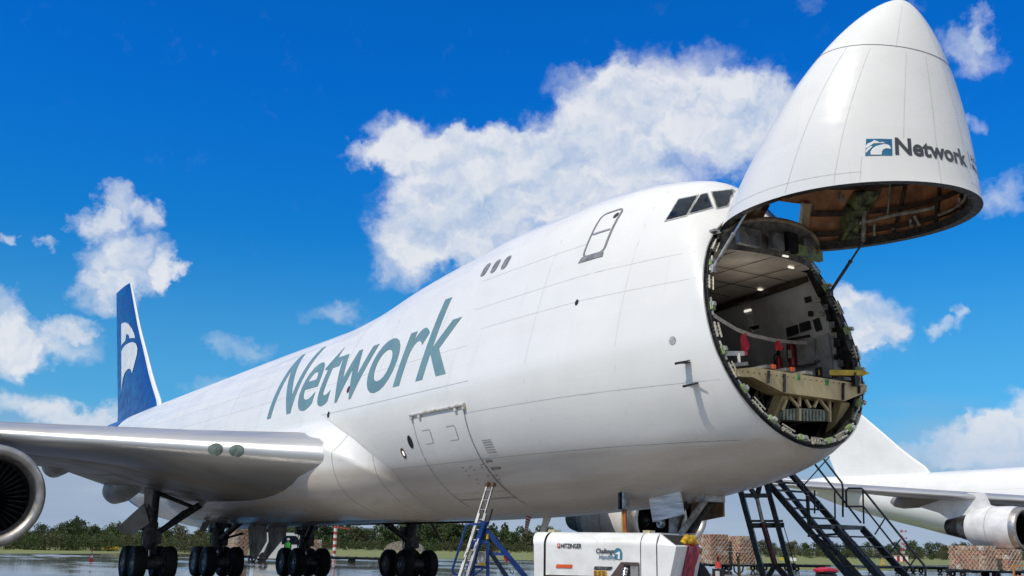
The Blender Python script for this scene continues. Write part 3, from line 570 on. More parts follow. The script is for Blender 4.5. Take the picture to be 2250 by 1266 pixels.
def mats2(k):
    return {'door_grey': lambda: mat('door_grey', (.46, .45, .43), .5, var=.2, scale=2), 'door_liner': lambda: mat('door_liner', (.66, .65, .61), .5, .1, var=.3, scale=3, stretch=(1, 1, .3)), 'door_white': lambda: mat('door_white', (.82, .81, .78), .4, var=.25, scale=4, col2=(.36, .35, .34), stretch=(.25, 1, 3)), 'door_rusty': lambda: mat('door_rusty', (.24, .15, .07), .6, var=.4, scale=5, col2=(.09, .06, .035))}[k]()
# ================================================================== raised nose
HX, HZ, OPEN = 5.2, 8.0, -1.271
def vis(t, a, ins=0., opened=True):
    t, a = np.broadcast_arrays(np.asarray(t, float), np.asarray(a, float))
    zr = 5.7+np.where(np.sin(a) > 0, 2.85-ins, 2.33-ins)*np.sin(a); yr = (2.12-ins)*np.cos(a); xr = 4.55+.28*(zr-5)
    q = 1-np.clip(t, 0, 1); gy = (1-q**1.919)**.64; gz = (1-q**.928)**.64
    x0 = .456+ins*1.2; y = yr*gy; z = 5.477+(5.7-5.477)*t+(zr-5.7)*gz; x = x0+(4.75-x0)*t+(xr-4.75)*t*gz
    P = np.stack([x, y, z], -1)
    if not opened: return P
    c, s = math.cos(OPEN), math.sin(OPEN); dx, dz = P[..., 0]-HX, P[..., 2]-HZ
    return np.stack([HX+dx*c-dz*s, P[..., 1], HZ+dx*s+dz*c], -1)
def vdec(mb, V, F, off=.008, mi=0):
    P = []
    for a, t in V:
        ar = R_(a); p = vis(t, ar); n = np.cross(vis(t+.01, ar)-p, vis(t, ar+.02)-p); n /= np.linalg.norm(n)
        cpt = vis(t, ar, .3); n = n if (p-cpt) @ n > 0 else -n
        P.append(p+n*off)
    return mb.add(P, F, mi)
def plx(px, py, x): d = ray(px, py); return CAM+d*((x-CAM[0])/d[0])
def build_nose(rt, fus):
    A = np.linspace(0, 2*math.pi, 145)[:-1]; T = np.linspace(0, 1, 70)**1.6
    cut = lambda i, j: T[i] > .78 and R_(89) < A[j] < R_(117)
    b = MB(); b.grid(vis(T[:, None], A[None]), 0, cv=True, skip=cut)
    # radome joint, panel joints
    def line(pts, wd, mi):
        P = [];
        for k, (a, t) in enumerate(pts):
            a2, t2 = pts[min(k+1, len(pts)-1)]; a1_, t1 = pts[max(k-1, 0)]; p = vis(t, R_(a)); d = vis(t2, R_(a2))-vis(t1, R_(a1_)); n = p-vis(t, R_(a), .3); s_ = np.cross(d, n); s_ /= np.linalg.norm(s_)+1e-9; n /= np.linalg.norm(n)
            P.append([p+n*.005-s_*wd/2, p+n*.005+s_*wd/2])
        b.grid(np.array(P), mi)
    line([(a, .300-.03*math.cos(R_(a))*0+.012*math.sin(R_(a))) for a in np.linspace(0, 360, 97)], .022, 1)
    for a, t0, t1, m_ in ((329, .31, .995, 2), (299, .31, .77, 2), (318, .87, .995, 2), (281, .31, .995, 2), (260, .02, .995, 3), (308, .05, .30, 2), (230, .3, .99, 2), (352, .3, .99, 2)): line([(a+(6*(t-.5) if m_ == 2 else 0), t) for t in np.linspace(t0, t1, 14)], .011, m_)
    line([(a, .945) for a in np.linspace(-40, 260, 60)], .010, 2)
    nd = b.build('nose_door', [PAINT2, SEAM, SEAML, WHITE], rt, 40)
    b = MB(); Ti = T[8:]; cut2 = lambda i, j: Ti[i] > .78 and R_(88) < A[j] < R_(118)
    b.grid(vis(Ti[:, None], A[None], .15), 0, cv=True, skip=cut2); b.add(vis(Ti[0], A, .15), [tuple(range(144))], 0); b.build('inner_lining', INSUL, nd, 40)
    b = MB()
    for t in (.42, .58, .72, .84, .93):
        for i0 in range(0, 144):
            if t > .77 and R_(87) < A[i0] < R_(119): continue
            a0, a1_ = A[i0], A[i0]+2*math.pi/144; b.grid(np.array([[vis(t-.011, a0, .15), vis(t-.011, a0, .26), vis(t+.011, a0, .26), vis(t+.011, a0, .15)], [vis(t-.011, a1_, .15), vis(t-.011, a1_, .26), vis(t+.011, a1_, .26), vis(t+.011, a1_, .15)]]), 0)
    for a in np.arange(0, 360, 24): 
        if 70 < a < 130: continue
        b.tube([vis(t, R_(a), .19) for t in np.linspace(.3, .985, 12)], .035, 0, 6)
    b.build('inner_frame', INSULD, nd, 45)
    b = MB(); b.grid(np.array([[vis(1., a, i_) if k != 2 else vis(.965, a, .24) for k, i_ in enumerate((-.004, .17, .24))] for a in A if not R_(88) < a < R_(118)]), 0); nr = b.build('door_rim', RIMM, nd, 40)
    b = MB(); b.tube([vis(.992, a, .045) for a in np.linspace(R_(119), R_(447), 90)], .022, 0, 6, cap=False); b.build('rim_seal', SEALT, nr, 60)
    b = MB()
    for k in range(34):                                                # latch pins and small brackets round the rim
        a = R_(132+k*8.9); p, q = vis(.985, a, .10), vis(.965, a, .24); t_ = vis(.985, a+.03, .10)-p; t_ /= np.linalg.norm(t_); d = (q-p)/np.linalg.norm(q-p)
        b.box(p+d*.06, (.18 if k % 2 else .10, .09, .07), k % 2, t_, d, np.cross(t_, d))
        if k % 2: b.tube([p+t_*.1, p+t_*.34], .016, 1, 5)
    b.build('rim_bracket', [INSULD, CLIP], nr, 40)
    b = MB(); b.tube([vis(.93, R_(a), .25) for a in np.linspace(196, 268, 18)], .038, 0, 8); b.build('edge_rail', SEALT, nd, 50)
    # wrapped ducts and cables
    for pts, r_ in (([(.892, 147, .24), (.884, 156, .26), (.873, 164, .26), (.873, 175, .26), (.878, 184, .25), (.875, 191, .22)], .045), ([(.835, 149.5, .25), (.885, 151, .27), (.94, 153, .27), (.983, 154, .24)], .05), ([(.90, 157, .25), (.965, 159, .24)], .028), ([(.90, 178, .25), (.955, 182, .24)], .035), ([(.60, 158, .25), (.74, 160, .25), (.88, 163, .25)], .02)):
        e = MB(); e.tube([vis(t, R_(a), i_) for t, a, i_ in pts], r_, 0, 8); e.build('wrapped_duct', DUCT, nd, 60)
    for (a, t), s_ in zip(((134, .77), (177, .945), (168, .945), (250, .66), (300, .72), (276, .8), (216, .93)), (.20, .22, .15, .25, .25, .2, .22)): p = vis(t, R_(a), .17); e = MB(); e.box(p, (s_, .05, s_*.7), 0, *(np.array(x) for x in ((0, .9, .4), (.9, 0, .3), (-.3, .4, .9)))); e.build('data_placard', DUCT, nd)
    # crumpled green blanket on the inside
    P = []
    for i, t in enumerate(np.linspace(.74, .97, 18)):
        P.append([vis(t, R_(139+14*u+2*math.sin(7*t*3+u*5)), .20+.13*abs(math.sin(u*math.pi))*(1+.5*math.sin(9*u+14*t))) for u in np.linspace(0, 1, 14)])
    e = MB(); e.grid(np.array(P), 0); e.build('green_blanket', GREENB, nd, 60)
    # hinge arms
    for y in (-.62, .62):
        e = MB(); e.bar(vis(.97, R_(122 if y < 0 else 70), .22), vis(.79, R_(113 if y < 0 else 74), .25), .16, .26, 0); e.build('hinge_arm', BEAMM, nd)
    # lettering and emblem
    V, F = text2d('Network', .030, 0, .07); x0, x1, cap = V[:, 0].min(), V[:, 0].max(), V[:, 1].max(); k = 44.0/(x1-x0)
    vdec(MB(), [(305.0-(x-x0)*k, .860-.0865*y/cap) for x, y in V], F).build('lettering', LETTER2, nd, 40)
    e = MB(); k2 = k*.43
    for s_, tb in (('Airline', .808), ('Management', .856)):
        V, F = text2d(s_, .006, 0, .1); vdec(e, [(254.0-(x)*k2, tb-.040*y/cap) for x, y in V], F)
    V, F = poly2d([(256.6, .762), (256.1, .762), (256.6, .858), (257.1, .858)], .03); vdec(e, V, F)
    e.build('small_lettering', mat('lettering_blue', (.05, .10, .22), .4), nd, 40)
    em = MB(); V, F = poly2d([(318.7, .868), (318.7, .783), (306.4, .779), (306.4, .860)], .8)
    V, F = poly2d([(318.7+(306.4-318.7)*u, .783+(.868-.783)*v) for u, v in ((0, 1), (0, 0), (.25, 0), (.5, 0), (.75, 0), (1, 0), (1, 1), (.75, 1), (.5, 1), (.25, 1))], 1.4); vdec(em, V, F, .007)
    emo = em.build('emblem', mat('emblem_blue', (.008, .075, .20), .35, var=.5, scale=.5, col2=(.02, .22, .33)), nd, 40)
    def uv(px, py):                                                 # emblem drawing board -> patch
        u = (px-410)/(713-410); top = 285-30*u; bot = 465-28*u; return 318.7+(306.4-318.7)*u, .783+(.866-.783)*(py-top)/(bot-top)
    e = MB()
    for poly in ([(470,455),(468,420),(485,390),(520,360),(570,340),(620,325),(665,325),(690,340),(697,372),(670,368),(640,370),(610,385),(595,410),(592,446)], [(410,392),(440,352),(500,328),(560,320),(600,316),(640,316),(600,302),(570,312),(540,300),(500,292),(525,310),(480,312),(430,337),(406,367)], [(416,440),(425,415),(450,385),(490,360),(470,358),(435,380),(412,412)]):
        V, F = poly2d([uv(*p) for p in poly], 1.); vdec(e, V, F, .013)
    e.build('emblem_bird', WHITE, emo, 40)
    # ------------------------------------------------ door frame on the body
    th = np.linspace(-math.pi/2, 1.5*math.pi, 145)[:-1]
    R0, R1, R2, R3 = secpts([4.55], th, .0)[0], secpts([4.55], th, .05)[0]+np.array([-.02, 0, 0]), secpts([4.55], th, .20)[0]+np.array([.02, 0, 0]), secpts([4.95], th, .26)[0]
    b = MB(); b.grid(np.array([R0, R1, R2, R3]), 0, cv=True); df = b.build('door_frame', RIMM, rt, 40)
    b = MB(); b.grid(np.array([R0+np.array([-.012, 0, 0])*1., secpts([4.55], th, -.02)[0]]), 0, cv=True); b.build('frame_edge', mat('edge_grey', (.45, .45, .44), .4, .4), df, 40)
    ang = np.linspace(54, -234, 27)
    for k, a in enumerate(ang):
        p = secpts([4.55], [R_(a)], .125)[0, 0]; q = secpts([4.55], [R_(a+2)], .125)[0, 0]; o = secpts([4.55], [R_(a)], .0)[0, 0]
        t_ = (q-p)/np.linalg.norm(q-p); d = (o-p)-t_*((o-p) @ t_); d /= np.linalg.norm(d); x = np.cross(t_, d); x = x if x[0] < 0 else -x; e = MB()
        if k % 2 == 0:
            e.box(p+x*.05, (.17, .11, .09), 0, t_, d, x); e.box(p+x*.105-t_*.03, (.08, .07, .04), 0, t_, d, x); e.box(p+x*.16+d*.03, (.08, .07, .05), 1, t_, d, x); e.tube([p+x*.06-t_*.2, p+x*.06+t_*.2], .022, 1, 6)
            e.build('latch', [PRIMER, GEARL], df, 40)
        else:
            for j in (-.08, .0, .08): e.box(p+x*.05+t_*j, (.024, .12, .08), 0, t_+d*.35, d, x)
            e.bar(p+x*.10-t_*.16+d*.05, p+x*.10+t_*.16+d*.05, .03, .03, 0); e.bar(p+x*.10-t_*.16-d*.05, p+x*.10+t_*.16-d*.05, .025, .025, 0); e.build('hook', CLIP, df)
    p_ = secpts([4.75], [R_(-18)], .20)[0, 0]; e = MB(); e.ellip(p_, (.05, .03, .16), 0); e.build('sky_tinted_plate', mat('sky_tinted_plate', (.42, .62, .85), .12, .9, var=.05), df, 60)  # oval added at the rim, sky reflection put into its blue metal colour
    e = MB(); e.tube([secpts([4.55], [R_(a)], .06)[0, 0]+np.array([-.05, 0, .0]) for a in np.linspace(40, -220, 80)], .018, 0, 6); e.build('frame_seal', RUBBER, df, 60)
    for sd in (1, -1):
        a, c = np.array([5.0, sd*1.72, 6.92]), np.array([4.02, sd*1.72, 7.85]); e = MB(); e.tube([a, a+(c-a)*.62], .036, 0, 10); e.tube([a+(c-a)*.6, c+(c-a)*.1], .024, 1, 10); e.box(a, (.12, .10, .16), 0); e.tube([a+(c-a)*.60, a+(c-a)*.64], .046, 0, 10); e.build('door_actuator', [GEARM if sd < 0 else GEARL, CHROME if sd > 0 else GEARM], rt, 40)

# ================================================================== main deck hold seen through the nose
def build_hold(rt):
    FZ, CZ, XE = 4.79, 7.45, 21.
    b = MB()
    for sd in (1, -1):
        P = []
        for z in np.linspace(FZ, CZ, 12):
            xr = 4.62+.28*(z-5)+.25; P.append([(x, sd*(float(halfw(x, z))-.24), z) for x in np.concatenate([np.linspace(xr, 8, 8), np.linspace(9, XE, 10)])])
        b.grid(np.array(P), 0)
    cy = [float(halfw(x, CZ))-.22 for x in np.linspace(5.5, XE, 14)]
    b.grid(np.array([[(x, -c, CZ), (x, -c*.5, CZ+.03), (x, 0, CZ+.035), (x, c*.5, CZ+.03), (x, c, CZ)] for x, c in zip(np.linspace(5.5, XE, 14), cy)]), 1)
    b.grid(np.array([[(x, -(float(halfw(x, FZ))-.24), FZ), (x, float(halfw(x, FZ))-.24, FZ)] for x in np.linspace(4.6, XE, 14)]), 2)
    b.box((XE, 0, 6.1), (.1, 4.5, 2.7), 2)
    for k in range(1, 9):                                            # ceiling joints
        x = 5.3+k*.95; b.box((x, 0, CZ-.004), (.02, 2*1.8, .006), 3)
    for y in (-.95, .0, .95): b.box((9.5, y, CZ-.005), (9, .022, .006), 3)
    for sd in (1, -1): b.bar((5.55, sd*1.72, CZ-.1), (9.5, sd*2.25, CZ-.1), .16, .12, 3); b.bar((9.5, sd*2.25, CZ-.1), (XE, sd*2.45, CZ-.1), .16, .12, 3)
    h = b.build('cargo_hold', [LINER, CEILM, LINERD, INSULD], rt, 40)
    wall = lambda x, z, off=.02: np.array([x, -(float(halfw(x, z))-.24-off), z])
    def wpatch(name, px, m_, off=.02, th=.03):
        e = MB(); P = []
        for a, c in px:
            d = ray(a, c); t = np.arange(14, 40, .01); Q = CAM+t[:, None]*d; i = int(np.argmax((Q[:, 1] < -(halfw(Q[:, 0], Q[:, 2])-.24-off)) & (Q[:, 0] > 4.5))); P.append(Q[i])
        n = np.array([-.1, 1, .1]); e.prism(P, n*th); return e.build(name, m_, h)
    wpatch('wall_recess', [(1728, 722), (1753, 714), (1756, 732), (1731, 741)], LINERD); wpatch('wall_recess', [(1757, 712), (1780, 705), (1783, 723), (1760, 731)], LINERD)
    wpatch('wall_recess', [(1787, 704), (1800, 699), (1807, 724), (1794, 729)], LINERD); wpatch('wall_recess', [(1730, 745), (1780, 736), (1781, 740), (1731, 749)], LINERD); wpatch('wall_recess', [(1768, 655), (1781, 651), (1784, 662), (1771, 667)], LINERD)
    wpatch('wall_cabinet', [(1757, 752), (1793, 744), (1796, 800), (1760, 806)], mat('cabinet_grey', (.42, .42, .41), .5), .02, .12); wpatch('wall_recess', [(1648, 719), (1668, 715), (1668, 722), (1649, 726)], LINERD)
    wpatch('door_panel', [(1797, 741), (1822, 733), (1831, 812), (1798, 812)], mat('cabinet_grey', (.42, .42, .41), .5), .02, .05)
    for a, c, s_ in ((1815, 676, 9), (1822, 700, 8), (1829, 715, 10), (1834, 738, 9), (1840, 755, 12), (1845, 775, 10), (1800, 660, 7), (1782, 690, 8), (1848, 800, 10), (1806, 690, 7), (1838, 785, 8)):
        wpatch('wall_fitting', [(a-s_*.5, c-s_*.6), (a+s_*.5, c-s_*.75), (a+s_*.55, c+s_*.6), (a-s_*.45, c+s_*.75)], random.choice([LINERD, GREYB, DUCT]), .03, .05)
    P = wall(5.75, 5.72, .03); e = MB(); e.lathe([(0, .17), (.03, .20), (.05, .17), (.02, .12)], P, (0, 1, 0), 0, 20); e.lathe([(.015, .13), (.015, .01)], P, (0, 1, 0), 1, 20); e.build('round_window', [GREYB, mat('window_daylight', (.35, .42, .5), .2)], h, 40)
    for a, c in ((1638, 688), (1748, 663)):
        e = MB(); p = ply(a, c, -2.35); e.prism([p, p+np.array([-.28, 0, 0]), p+np.array([-.14, -.05, -.5])], (0, -.1, 0), 0); e.box(p+np.array([-.14, .02, .03]), (.24, .1, .05), 1); e.build('wall_lamp', [LINER, LAMP], h)
    for n_, (a, c) in enumerate(((1726, 563), (1738, 588), (1671, 637))):
        d = ray(a, c); t = (CZ-.03-CAM[2])/d[2]; p = CAM+d*t; e = MB(); e.box(p, (.045, .15, .03), 0); e.build('ceiling_lamp', LAMP, h); ld = bpy.data.lights.new('lamp_light', 'POINT') if n_ < 2 else None
        if ld is None: continue
        ld.energy = 3.2; ld.shadow_soft_size = .12; ld.color = (1, .93, .82); lo_ = bpy.data.objects.new('lamp_light', ld); COL.objects.link(lo_); lo_.location = tuple(p-UP*.6+np.array([1., .3, 0])); setparent(lo_, rt)
    # front edge of the upper deck: curved shelf with boxes and a seal
    ys = np.linspace(-1.38, 1.38, 33); up = []; lo = []
    for y in ys:
        q = math.sqrt(max(0, 1-(y/1.42)**2)); up.append((5.15-.62*q, y, 7.55+.56*q**.7)); lo.append((5.35-.45*q, y, 7.44))
    up, lo = np.array(up), np.array(lo); b = MB(); b.grid(np.array([lo, up]), 0); b.grid(np.array([up, [(5.42, y, 7.62+.44*math.sqrt(max(0, 1-(y/1.42)**2))**.7) for y in ys]]), 0)
    b.grid(np.array([[(5.6, y, 7.46) for y in ys], lo]), 1)
    sh = b.build('upper_deck_shelf', [mat('shelf_grey', (.15, .14, .125), .6, var=.4, scale=5), CEILM], rt, 40)
    e = MB(); e.tube(list(up), .05, 0, 8); e.build('shelf_seal', SEALT, sh, 60)
    for y, wd, hh, m_ in ((.95, .62, .36, GREYB), (.28, .34, .34, GREYB), (-.35, .46, .20, PRIMER), (-.95, .5, .22, PRIMER), (-.15, .3, .42, DARK), (-.65, .22, .40, GREYB)):
        q = math.sqrt(1-(y/1.42)**2); e = MB(); e.box((5.16-.56*q, y, 7.46+hh/2+.02), (.12, wd, hh), 0); e.build('shelf_box', m_, sh)
    for y0, y1 in ((1.2, .9), (.5, .1), (-.1, -.5), (-.8, -1.2)): e = MB(); e.tube([(4.75, y0, 7.9), (4.66, (y0+y1)/2, 7.62), (4.78, y1, 7.85)], .022, 0, 6); e.build('shelf_cable', SEALT, sh, 50)
    # deck edge beam
    poly = [(1617, 811), (1657, 807), (1905, 846), (1904, 862), (1857, 881), (1722, 863), (1655, 829), (1617, 827)]
    b = MB(); P = [plx(a, c, 4.36) for a, c in poly]; b.prism(P, (.45, 0, 0), 0); 
    db = b.build('deck_beam', BEAMM, rt)
    for pts, m_ in (([(1752, 823), (1758, 824), (1757, 836), (1751, 835)], 'tape_green'), ([(1814, 833), (1821, 834), (1820, 847), (1813, 846)], 'tape_green')):
        e = MB(); e.prism([plx(a, c, 4.355) for a, c in pts], (-.012, 0, 0)); e.build('tape_mark', mat('tape_green', (.05, .30, .07), .5), db)
    e = MB()
    for a0, c0, a1_, c1 in ((1722, 822, 1722, 862), (1851, 842, 1851, 879), (1688, 815, 1686, 842), (1886, 847, 1886, 865)): e.bar(plx(a0, c0, 4.35), plx(a1_, c1, 4.35), .09, .03, 0)
    for k in range(22): e.tube([plx(1632+k*12.5, 816+k*1.55, 4.352), plx(1632+k*12.5, 816+k*1.55, 4.335)], .012, 0, 6)
    e.build('beam_bracket', RIMM, db)
    for k in range(5):
        e = MB(); p = plx(1690+k*42, 811+k*6.4, 4.55); e.box(p+np.array([.2, 0, .04]), (.5, .22, .06), 0); e.build('roller_tray', GREYB, db)
    for a, c in ((1699, 808), (1741, 814)): e = MB(); e.box(plx(a, c, 4.5)+np.array([0, 0, .02]), (.07, .09, .08), 0); e.build('cargo_stop', ORANGE, db)
    for (a0, c0), (a1_, c1) in (((1719, 866), (1692, 937)), ((1851, 882), (1829, 957))): e = MB(); e.bar(plx(a0, c0, 4.62), plx(a1_, c1, 4.95), .24, .20, 0); e.build('support_leg', BEAMM, rt)
    e = MB()
    for (a0, c0), (a1_, c1) in (((1756, 862), (1756, 925)), ((1822, 872), (1823, 927)), ((1732, 870), (1757, 897)), ((1797, 873), (1821, 905)), ((1727, 878), (1718, 902)), ((1770, 878), (1780, 896)), ((1797, 876), (1788, 895))): e.bar(plx(a0, c0, 4.55), plx(a1_, c1, 4.55), .055, .05, 0)
    tr = e.build('truss', BEAMM, rt)
    e = MB(); P = [plx(a, c, 4.62) for a, c in ((1717, 900), (1757, 897), (1820, 901), (1822, 926), (1757, 925), (1720, 921))]; e.prism(P, (.3, 0, 0), 0)
    for k in range(14): a = 1722+k*7.3; e.bar(plx(a, 900+k*.15, 4.60), plx(a, 923+k*.2, 4.60), .022, .04, 0)
    e.build('ribbed_box', mat('ribbed_grey_green', (.30, .33, .27), .5, var=.3, scale=6), tr)
    # under-floor bay
    th2 = np.linspace(R_(-172), R_(-8), 40); b = MB(); b.grid(np.array([secpts([x], th2, .27)[0] for x in (4.9, 5.6, 6.4, 7.2)]), 0); bk_ = secpts([7.2], th2, .27)[0]; b.add(list(bk_), [tuple(range(len(bk_)))], 0)
    for x in (5.5, 6.2): b.tube(list(secpts([x], th2, .32)[0]), .05, 1, 6)
    r = random.Random(9)
    for k in range(16): x, y, z = r.uniform(5.3, 6.9), r.uniform(-1.6, 1.6), r.uniform(3.35, 4.3); b.box((x, y, z), (r.uniform(.15, .5), r.uniform(.15, .5), r.uniform(.15, .5)), r.choice([0, 1, 2]))
    for k in range(12): y = r.uniform(-1.5, 1.7); b.tube([(5.2, y, 4.6), (5.4, y+r.uniform(-.4, .4), 4.2), (6.2, y+r.uniform(-.6, .6), 3.9+r.uniform(-.2, .4))], .022, r.choice([1, 3]), 6)
    b.tube([(4.85, .1, 3.42), (4.75, .0, 3.62), (4.9, -.15, 3.72)], .07, 3, 8)
    b.build('underfloor_bay', [CAVITY, INSULD, GREYB, DUCT], rt, 40)
    # guide arms
    e = MB(); a, c = plx(1797, 819, 4.55), plx(1897, 820, 4.2); e.bar(a, c, .10, .11, 0); d = (c-a)/np.linalg.norm(c-a); e.add([c+np.array([0, 0, .055]), c+np.array([0, 0, -.055]), c+d*.16+np.array([0, 0, 0]), c+np.array([.06, 0, 0])], [(0, 1, 2), (0, 2, 3), (1, 3, 2), (0, 3, 1)], 0); e.bar(c-d*.2, c-d*.2+np.array([0, 0, -.28]), .12, .10, 1); e.box(a+d*.1+np.array([0, 0, .0]), (.2, .2, .2), 1); e.build('guide_arm', [YELLOW, DARK], rt)
    e = MB(); a, c = plx(1592, 777, 4.75), plx(1634, 777, 4.75); e.bar(a, c, .05, .09, 0); d = (c-a)/np.linalg.norm(c-a); e.bar(c, c+d*.08, .05, .07, 1); e.bar(plx(1622, 778, 4.75), plx(1624, 803, 4.7), .06, .06, 0); e.bar(plx(1600, 803, 4.65), plx(1641, 799, 4.65), .07, .07, 2); e.build('guide_arm', [LINER, REDP, GREYB], rt)
# ================================================================== loose things in the hold
def extinguisher(pt, hgt, label, loc_mat=None):
    loc_mat = mat('extinguisher_red', (.26, .012, .022), .35, var=.2); r_ = root('fire_extinguisher', pt, label, 'fire extinguisher', 'extinguishers in the cargo hold')
    b = MB(); p = np.array(pt); b.lathe([(0, .01), (0, .085), (hgt*.78, .085), (hgt*.88, .05), (hgt*.9, .03), (hgt*.9, .005)], p, (0, 0, 1), 0, 16); b.box(p+np.array([0, .086, hgt*.45]), (.1, .006, hgt*.3), 1); b.build('cylinder', [loc_mat, mat('label_white', (.6, .6, .58), .5)], r_, 40)
    b = MB(); b.box(p+np.array([0, 0, hgt*.95]), (.05, .05, hgt*.1), 0); b.bar(p+np.array([-.03, 0, hgt]), p+np.array([-.16, 0, hgt*1.02]), .02, .03, 0); b.build('valve', DARK, r_)
    b = MB(); b.tube([p+np.array([.03, 0, hgt*.96]), p+np.array([.14, 0, hgt*.9]), p+np.array([.15, 0, hgt*.4]), p+np.array([.10, .02, hgt*.15])], .018, 0, 8); b.build('hose', RUBBER, r_, 60); return r_
def ground_things():
    p = ply(1712, 806, -2.05); extinguisher((p[0], p[1], 4.80), 1.15, 'large red fire extinguisher under the red flag in the hold')
    p = ply(1742, 803, -2.2); extinguisher((p[0], p[1], p[2]-.02), .62, 'slim red fire extinguisher on the hold wall, nearer the nose opening')
    P = [ply(1566, 690, 1.95), ply(1590, 706, 1.4), ply(1620, 724, .8), ply(1655, 737, .1), ply(1700, 747, -.8), ply(1745, 752, -1.7), ply(1790, 754, -2.25)]
    st = root('barrier_strap', P[2], 'sagging webbing barrier strap across the open hold with two red flags', 'strap'); Q = []
    for a, b_ in zip(P[:-1], P[1:]): Q += [a+(b_-a)*k/4 for k in range(4)]
    Q.append(P[-1]); b = MB(); b.grid(np.array([[q+np.array([0, 0, .035]), q+np.array([.03, 0, -.035])] for q in Q]), 0); b.build('webbing', STRAP, st)
    for px, y, L in ((1636, .45, .40), (1711, -1.0, .22)):
        p = ply(px, 731 if px < 1700 else 749, y); G = [[p+RH*u*.11-np.array([-.05, -.0, 1])*L*v+np.array([.03*math.sin(v*5+u*2), .02*math.sin(v*7), 0]) for u in np.linspace(-.6, .6, 5)] for v in np.linspace(0, 1, 7)]; e = MB(); e.grid(np.array(G), 0); e.build('flag', RED, st, 60)

    # ---------------------------------------------------------------- ground power unit
    GA = R_(30); ex = RH*math.cos(GA)-FH*math.sin(GA); ey = np.array([ex[1], -ex[0], 0.]); ey = ey if ey @ FH > 0 else -ey   # ex along the cabinet, ey away from the camera
    C = at(1486, 1203, 19.4); C = np.array([C[0], C[1], 0.])           # front right corner on the ground
    W3 = lambda x, y, z: C+ex*x+ey*y+UP*z
    g = root('ground_power_unit', W3(-1.4, .7, 0), 'white aircraft ground power cart with red cover below the nose', 'ground power unit')
    GPW = mat('cart_white', (.76, .76, .74), .32, var=.10, scale=1.6, col2=(.62, .61, .58)); GPS = mat('cart_trim', (.09, .06, .05), .5, var=.2)
    ztop = 1.715; L = 2.95; D = 1.42
    def prof(x0, x1, zb=.36, dz=0., n=8, W3=W3, dy=0.):
        W3 = (lambda x, y, z, W_=W3: W_(x, y+(dy if y < D/2 else -dy), z))      # hood section: upright side, rounded shoulder, nearly flat top
        pts = [(0-.02, zb), (0, .9), (.0, 1.46-dz)]+[(.0+.32*(1-math.cos(t)), 1.46-dz+(ztop-1.46)*math.sin(t)) for t in np.linspace(.12, math.pi/2, n)]+[(D-.32+.32*math.sin(t), 1.46-dz+(ztop-1.46)*math.cos(t)) for t in np.linspace(.15, math.pi/2, n)]+[(D, .9), (D, zb)]
        return [[W3(x, y, z) for y, z in pts] for x in (x0, x1)], [W3(x0, y, z) for y, z in pts], [W3(x1, y, z) for y, z in pts]
    def hood(name, x0, x1, m_, zb=.36, dz=0., par=g, dy=0.):
        b = MB(); G, A, B = prof(x0, x1, zb, dz, dy=dy); b.grid(np.array(G), 0); n = len(A); b.add(A, [tuple(range(n))], 0); b.add(B, [tuple(range(n))[::-1]], 0); return b.build(name, m_, par, 35)
    hood('gap_panel', -L+.04, -.38, GPS, .30, .03, g, .035)
    body = hood('side_door', -L+.24, -.72, GPW, .90)
    b = MB(); G, A, B = prof(-L, -L+.19); # left end cap, bulging outward
    Mx = [[W3(-L-.06-.10*math.sin(math.pi*min(1, k/4)), 0, 0)*0+p-ex*(.10*math.sin(math.pi*k/len(A))) for k, p in enumerate(A)]]; b.grid(np.array([Mx[0], A, B]), 0); n = len(A); b.add(Mx[0], [tuple(range(n))], 0); b.build('end_cap', GPW, g, 35)
    hood('hood', -.70, -.40, GPW)
    A = [W3(-.375, 0, .36), W3(-.375, 0, 1.50), W3(-.0, 0, 1.47), W3(-.14, 0, .9), W3(-.25, 0, .36), W3(-.375, .16, 1.69)]; B = [W3(-.375, D, .36), W3(-.375, D, 1.50), W3(0, D, 1.47), W3(-.14, D, .9), W3(-.25, D, .36), W3(-.375, D-.16, 1.69)]
    b = MB(); b.add(A+B, [(0, 4, 3, 2, 1), (6, 7, 8, 9, 10), (1, 2, 5), (7, 11, 8), (5, 2, 8, 11), (2, 3, 9, 8), (3, 4, 10, 9), (0, 1, 5, 11, 7, 6)], 0); b.build('nose_panel', GPW, g)
    zt_ = lambda x: 1.69-(x+.375)*.587
    b = MB(); V = [W3(-.345, .22, zt_(-.345)), W3(-.345, D-.22, zt_(-.345)), W3(-.05, D-.08, zt_(-.05)), W3(-.05, .08, zt_(-.05))]; b.prism([v+UP*.002 for v in V], UP*.012); b.build('louvre', mat('louvre_black', (.012, .012, .013), .85), g)
    P = []
    for k, (x, z) in enumerate([(-.05, 1.52), (.015, 1.47), (-.03, 1.30), (-.08, 1.10), (-.13, .9), (-.25, .36)]): P.append([W3(x+.016+.012*math.sin(k*2.3+j), .56+.62*j/10+.01*math.sin(k), z) for j in range(11)])
    b = MB(); b.grid(np.array(P), 0); b.build('red_cover', mat('red_tarpaulin', (.55, .012, .03), .38, var=.35, scale=4, bump=.35), g, 60)
    b = MB(); r = random.Random(4)
    for k in range(5): a = W3(-.10+.02*k, .56+.05*k, 1.52+.05*abs(math.sin(k*1.3))); b.tube([a, a+ey*.16+UP*.06, a+ey*.30-UP*.02], [.05, .075, .04], 0, 8)
    b.build('yellow_sleeve', YELF, g, 60)
    b = MB(); b.prism([W3(-.003, 1.22, 1.44), W3(-.003, 1.39, 1.44), W3(-.03, 1.39, 1.34), W3(-.03, 1.22, 1.34)], ex*.012); b.build('warning_label', mat('label_amber', (.32, .22, .02), .5, var=.3, scale=20), g)
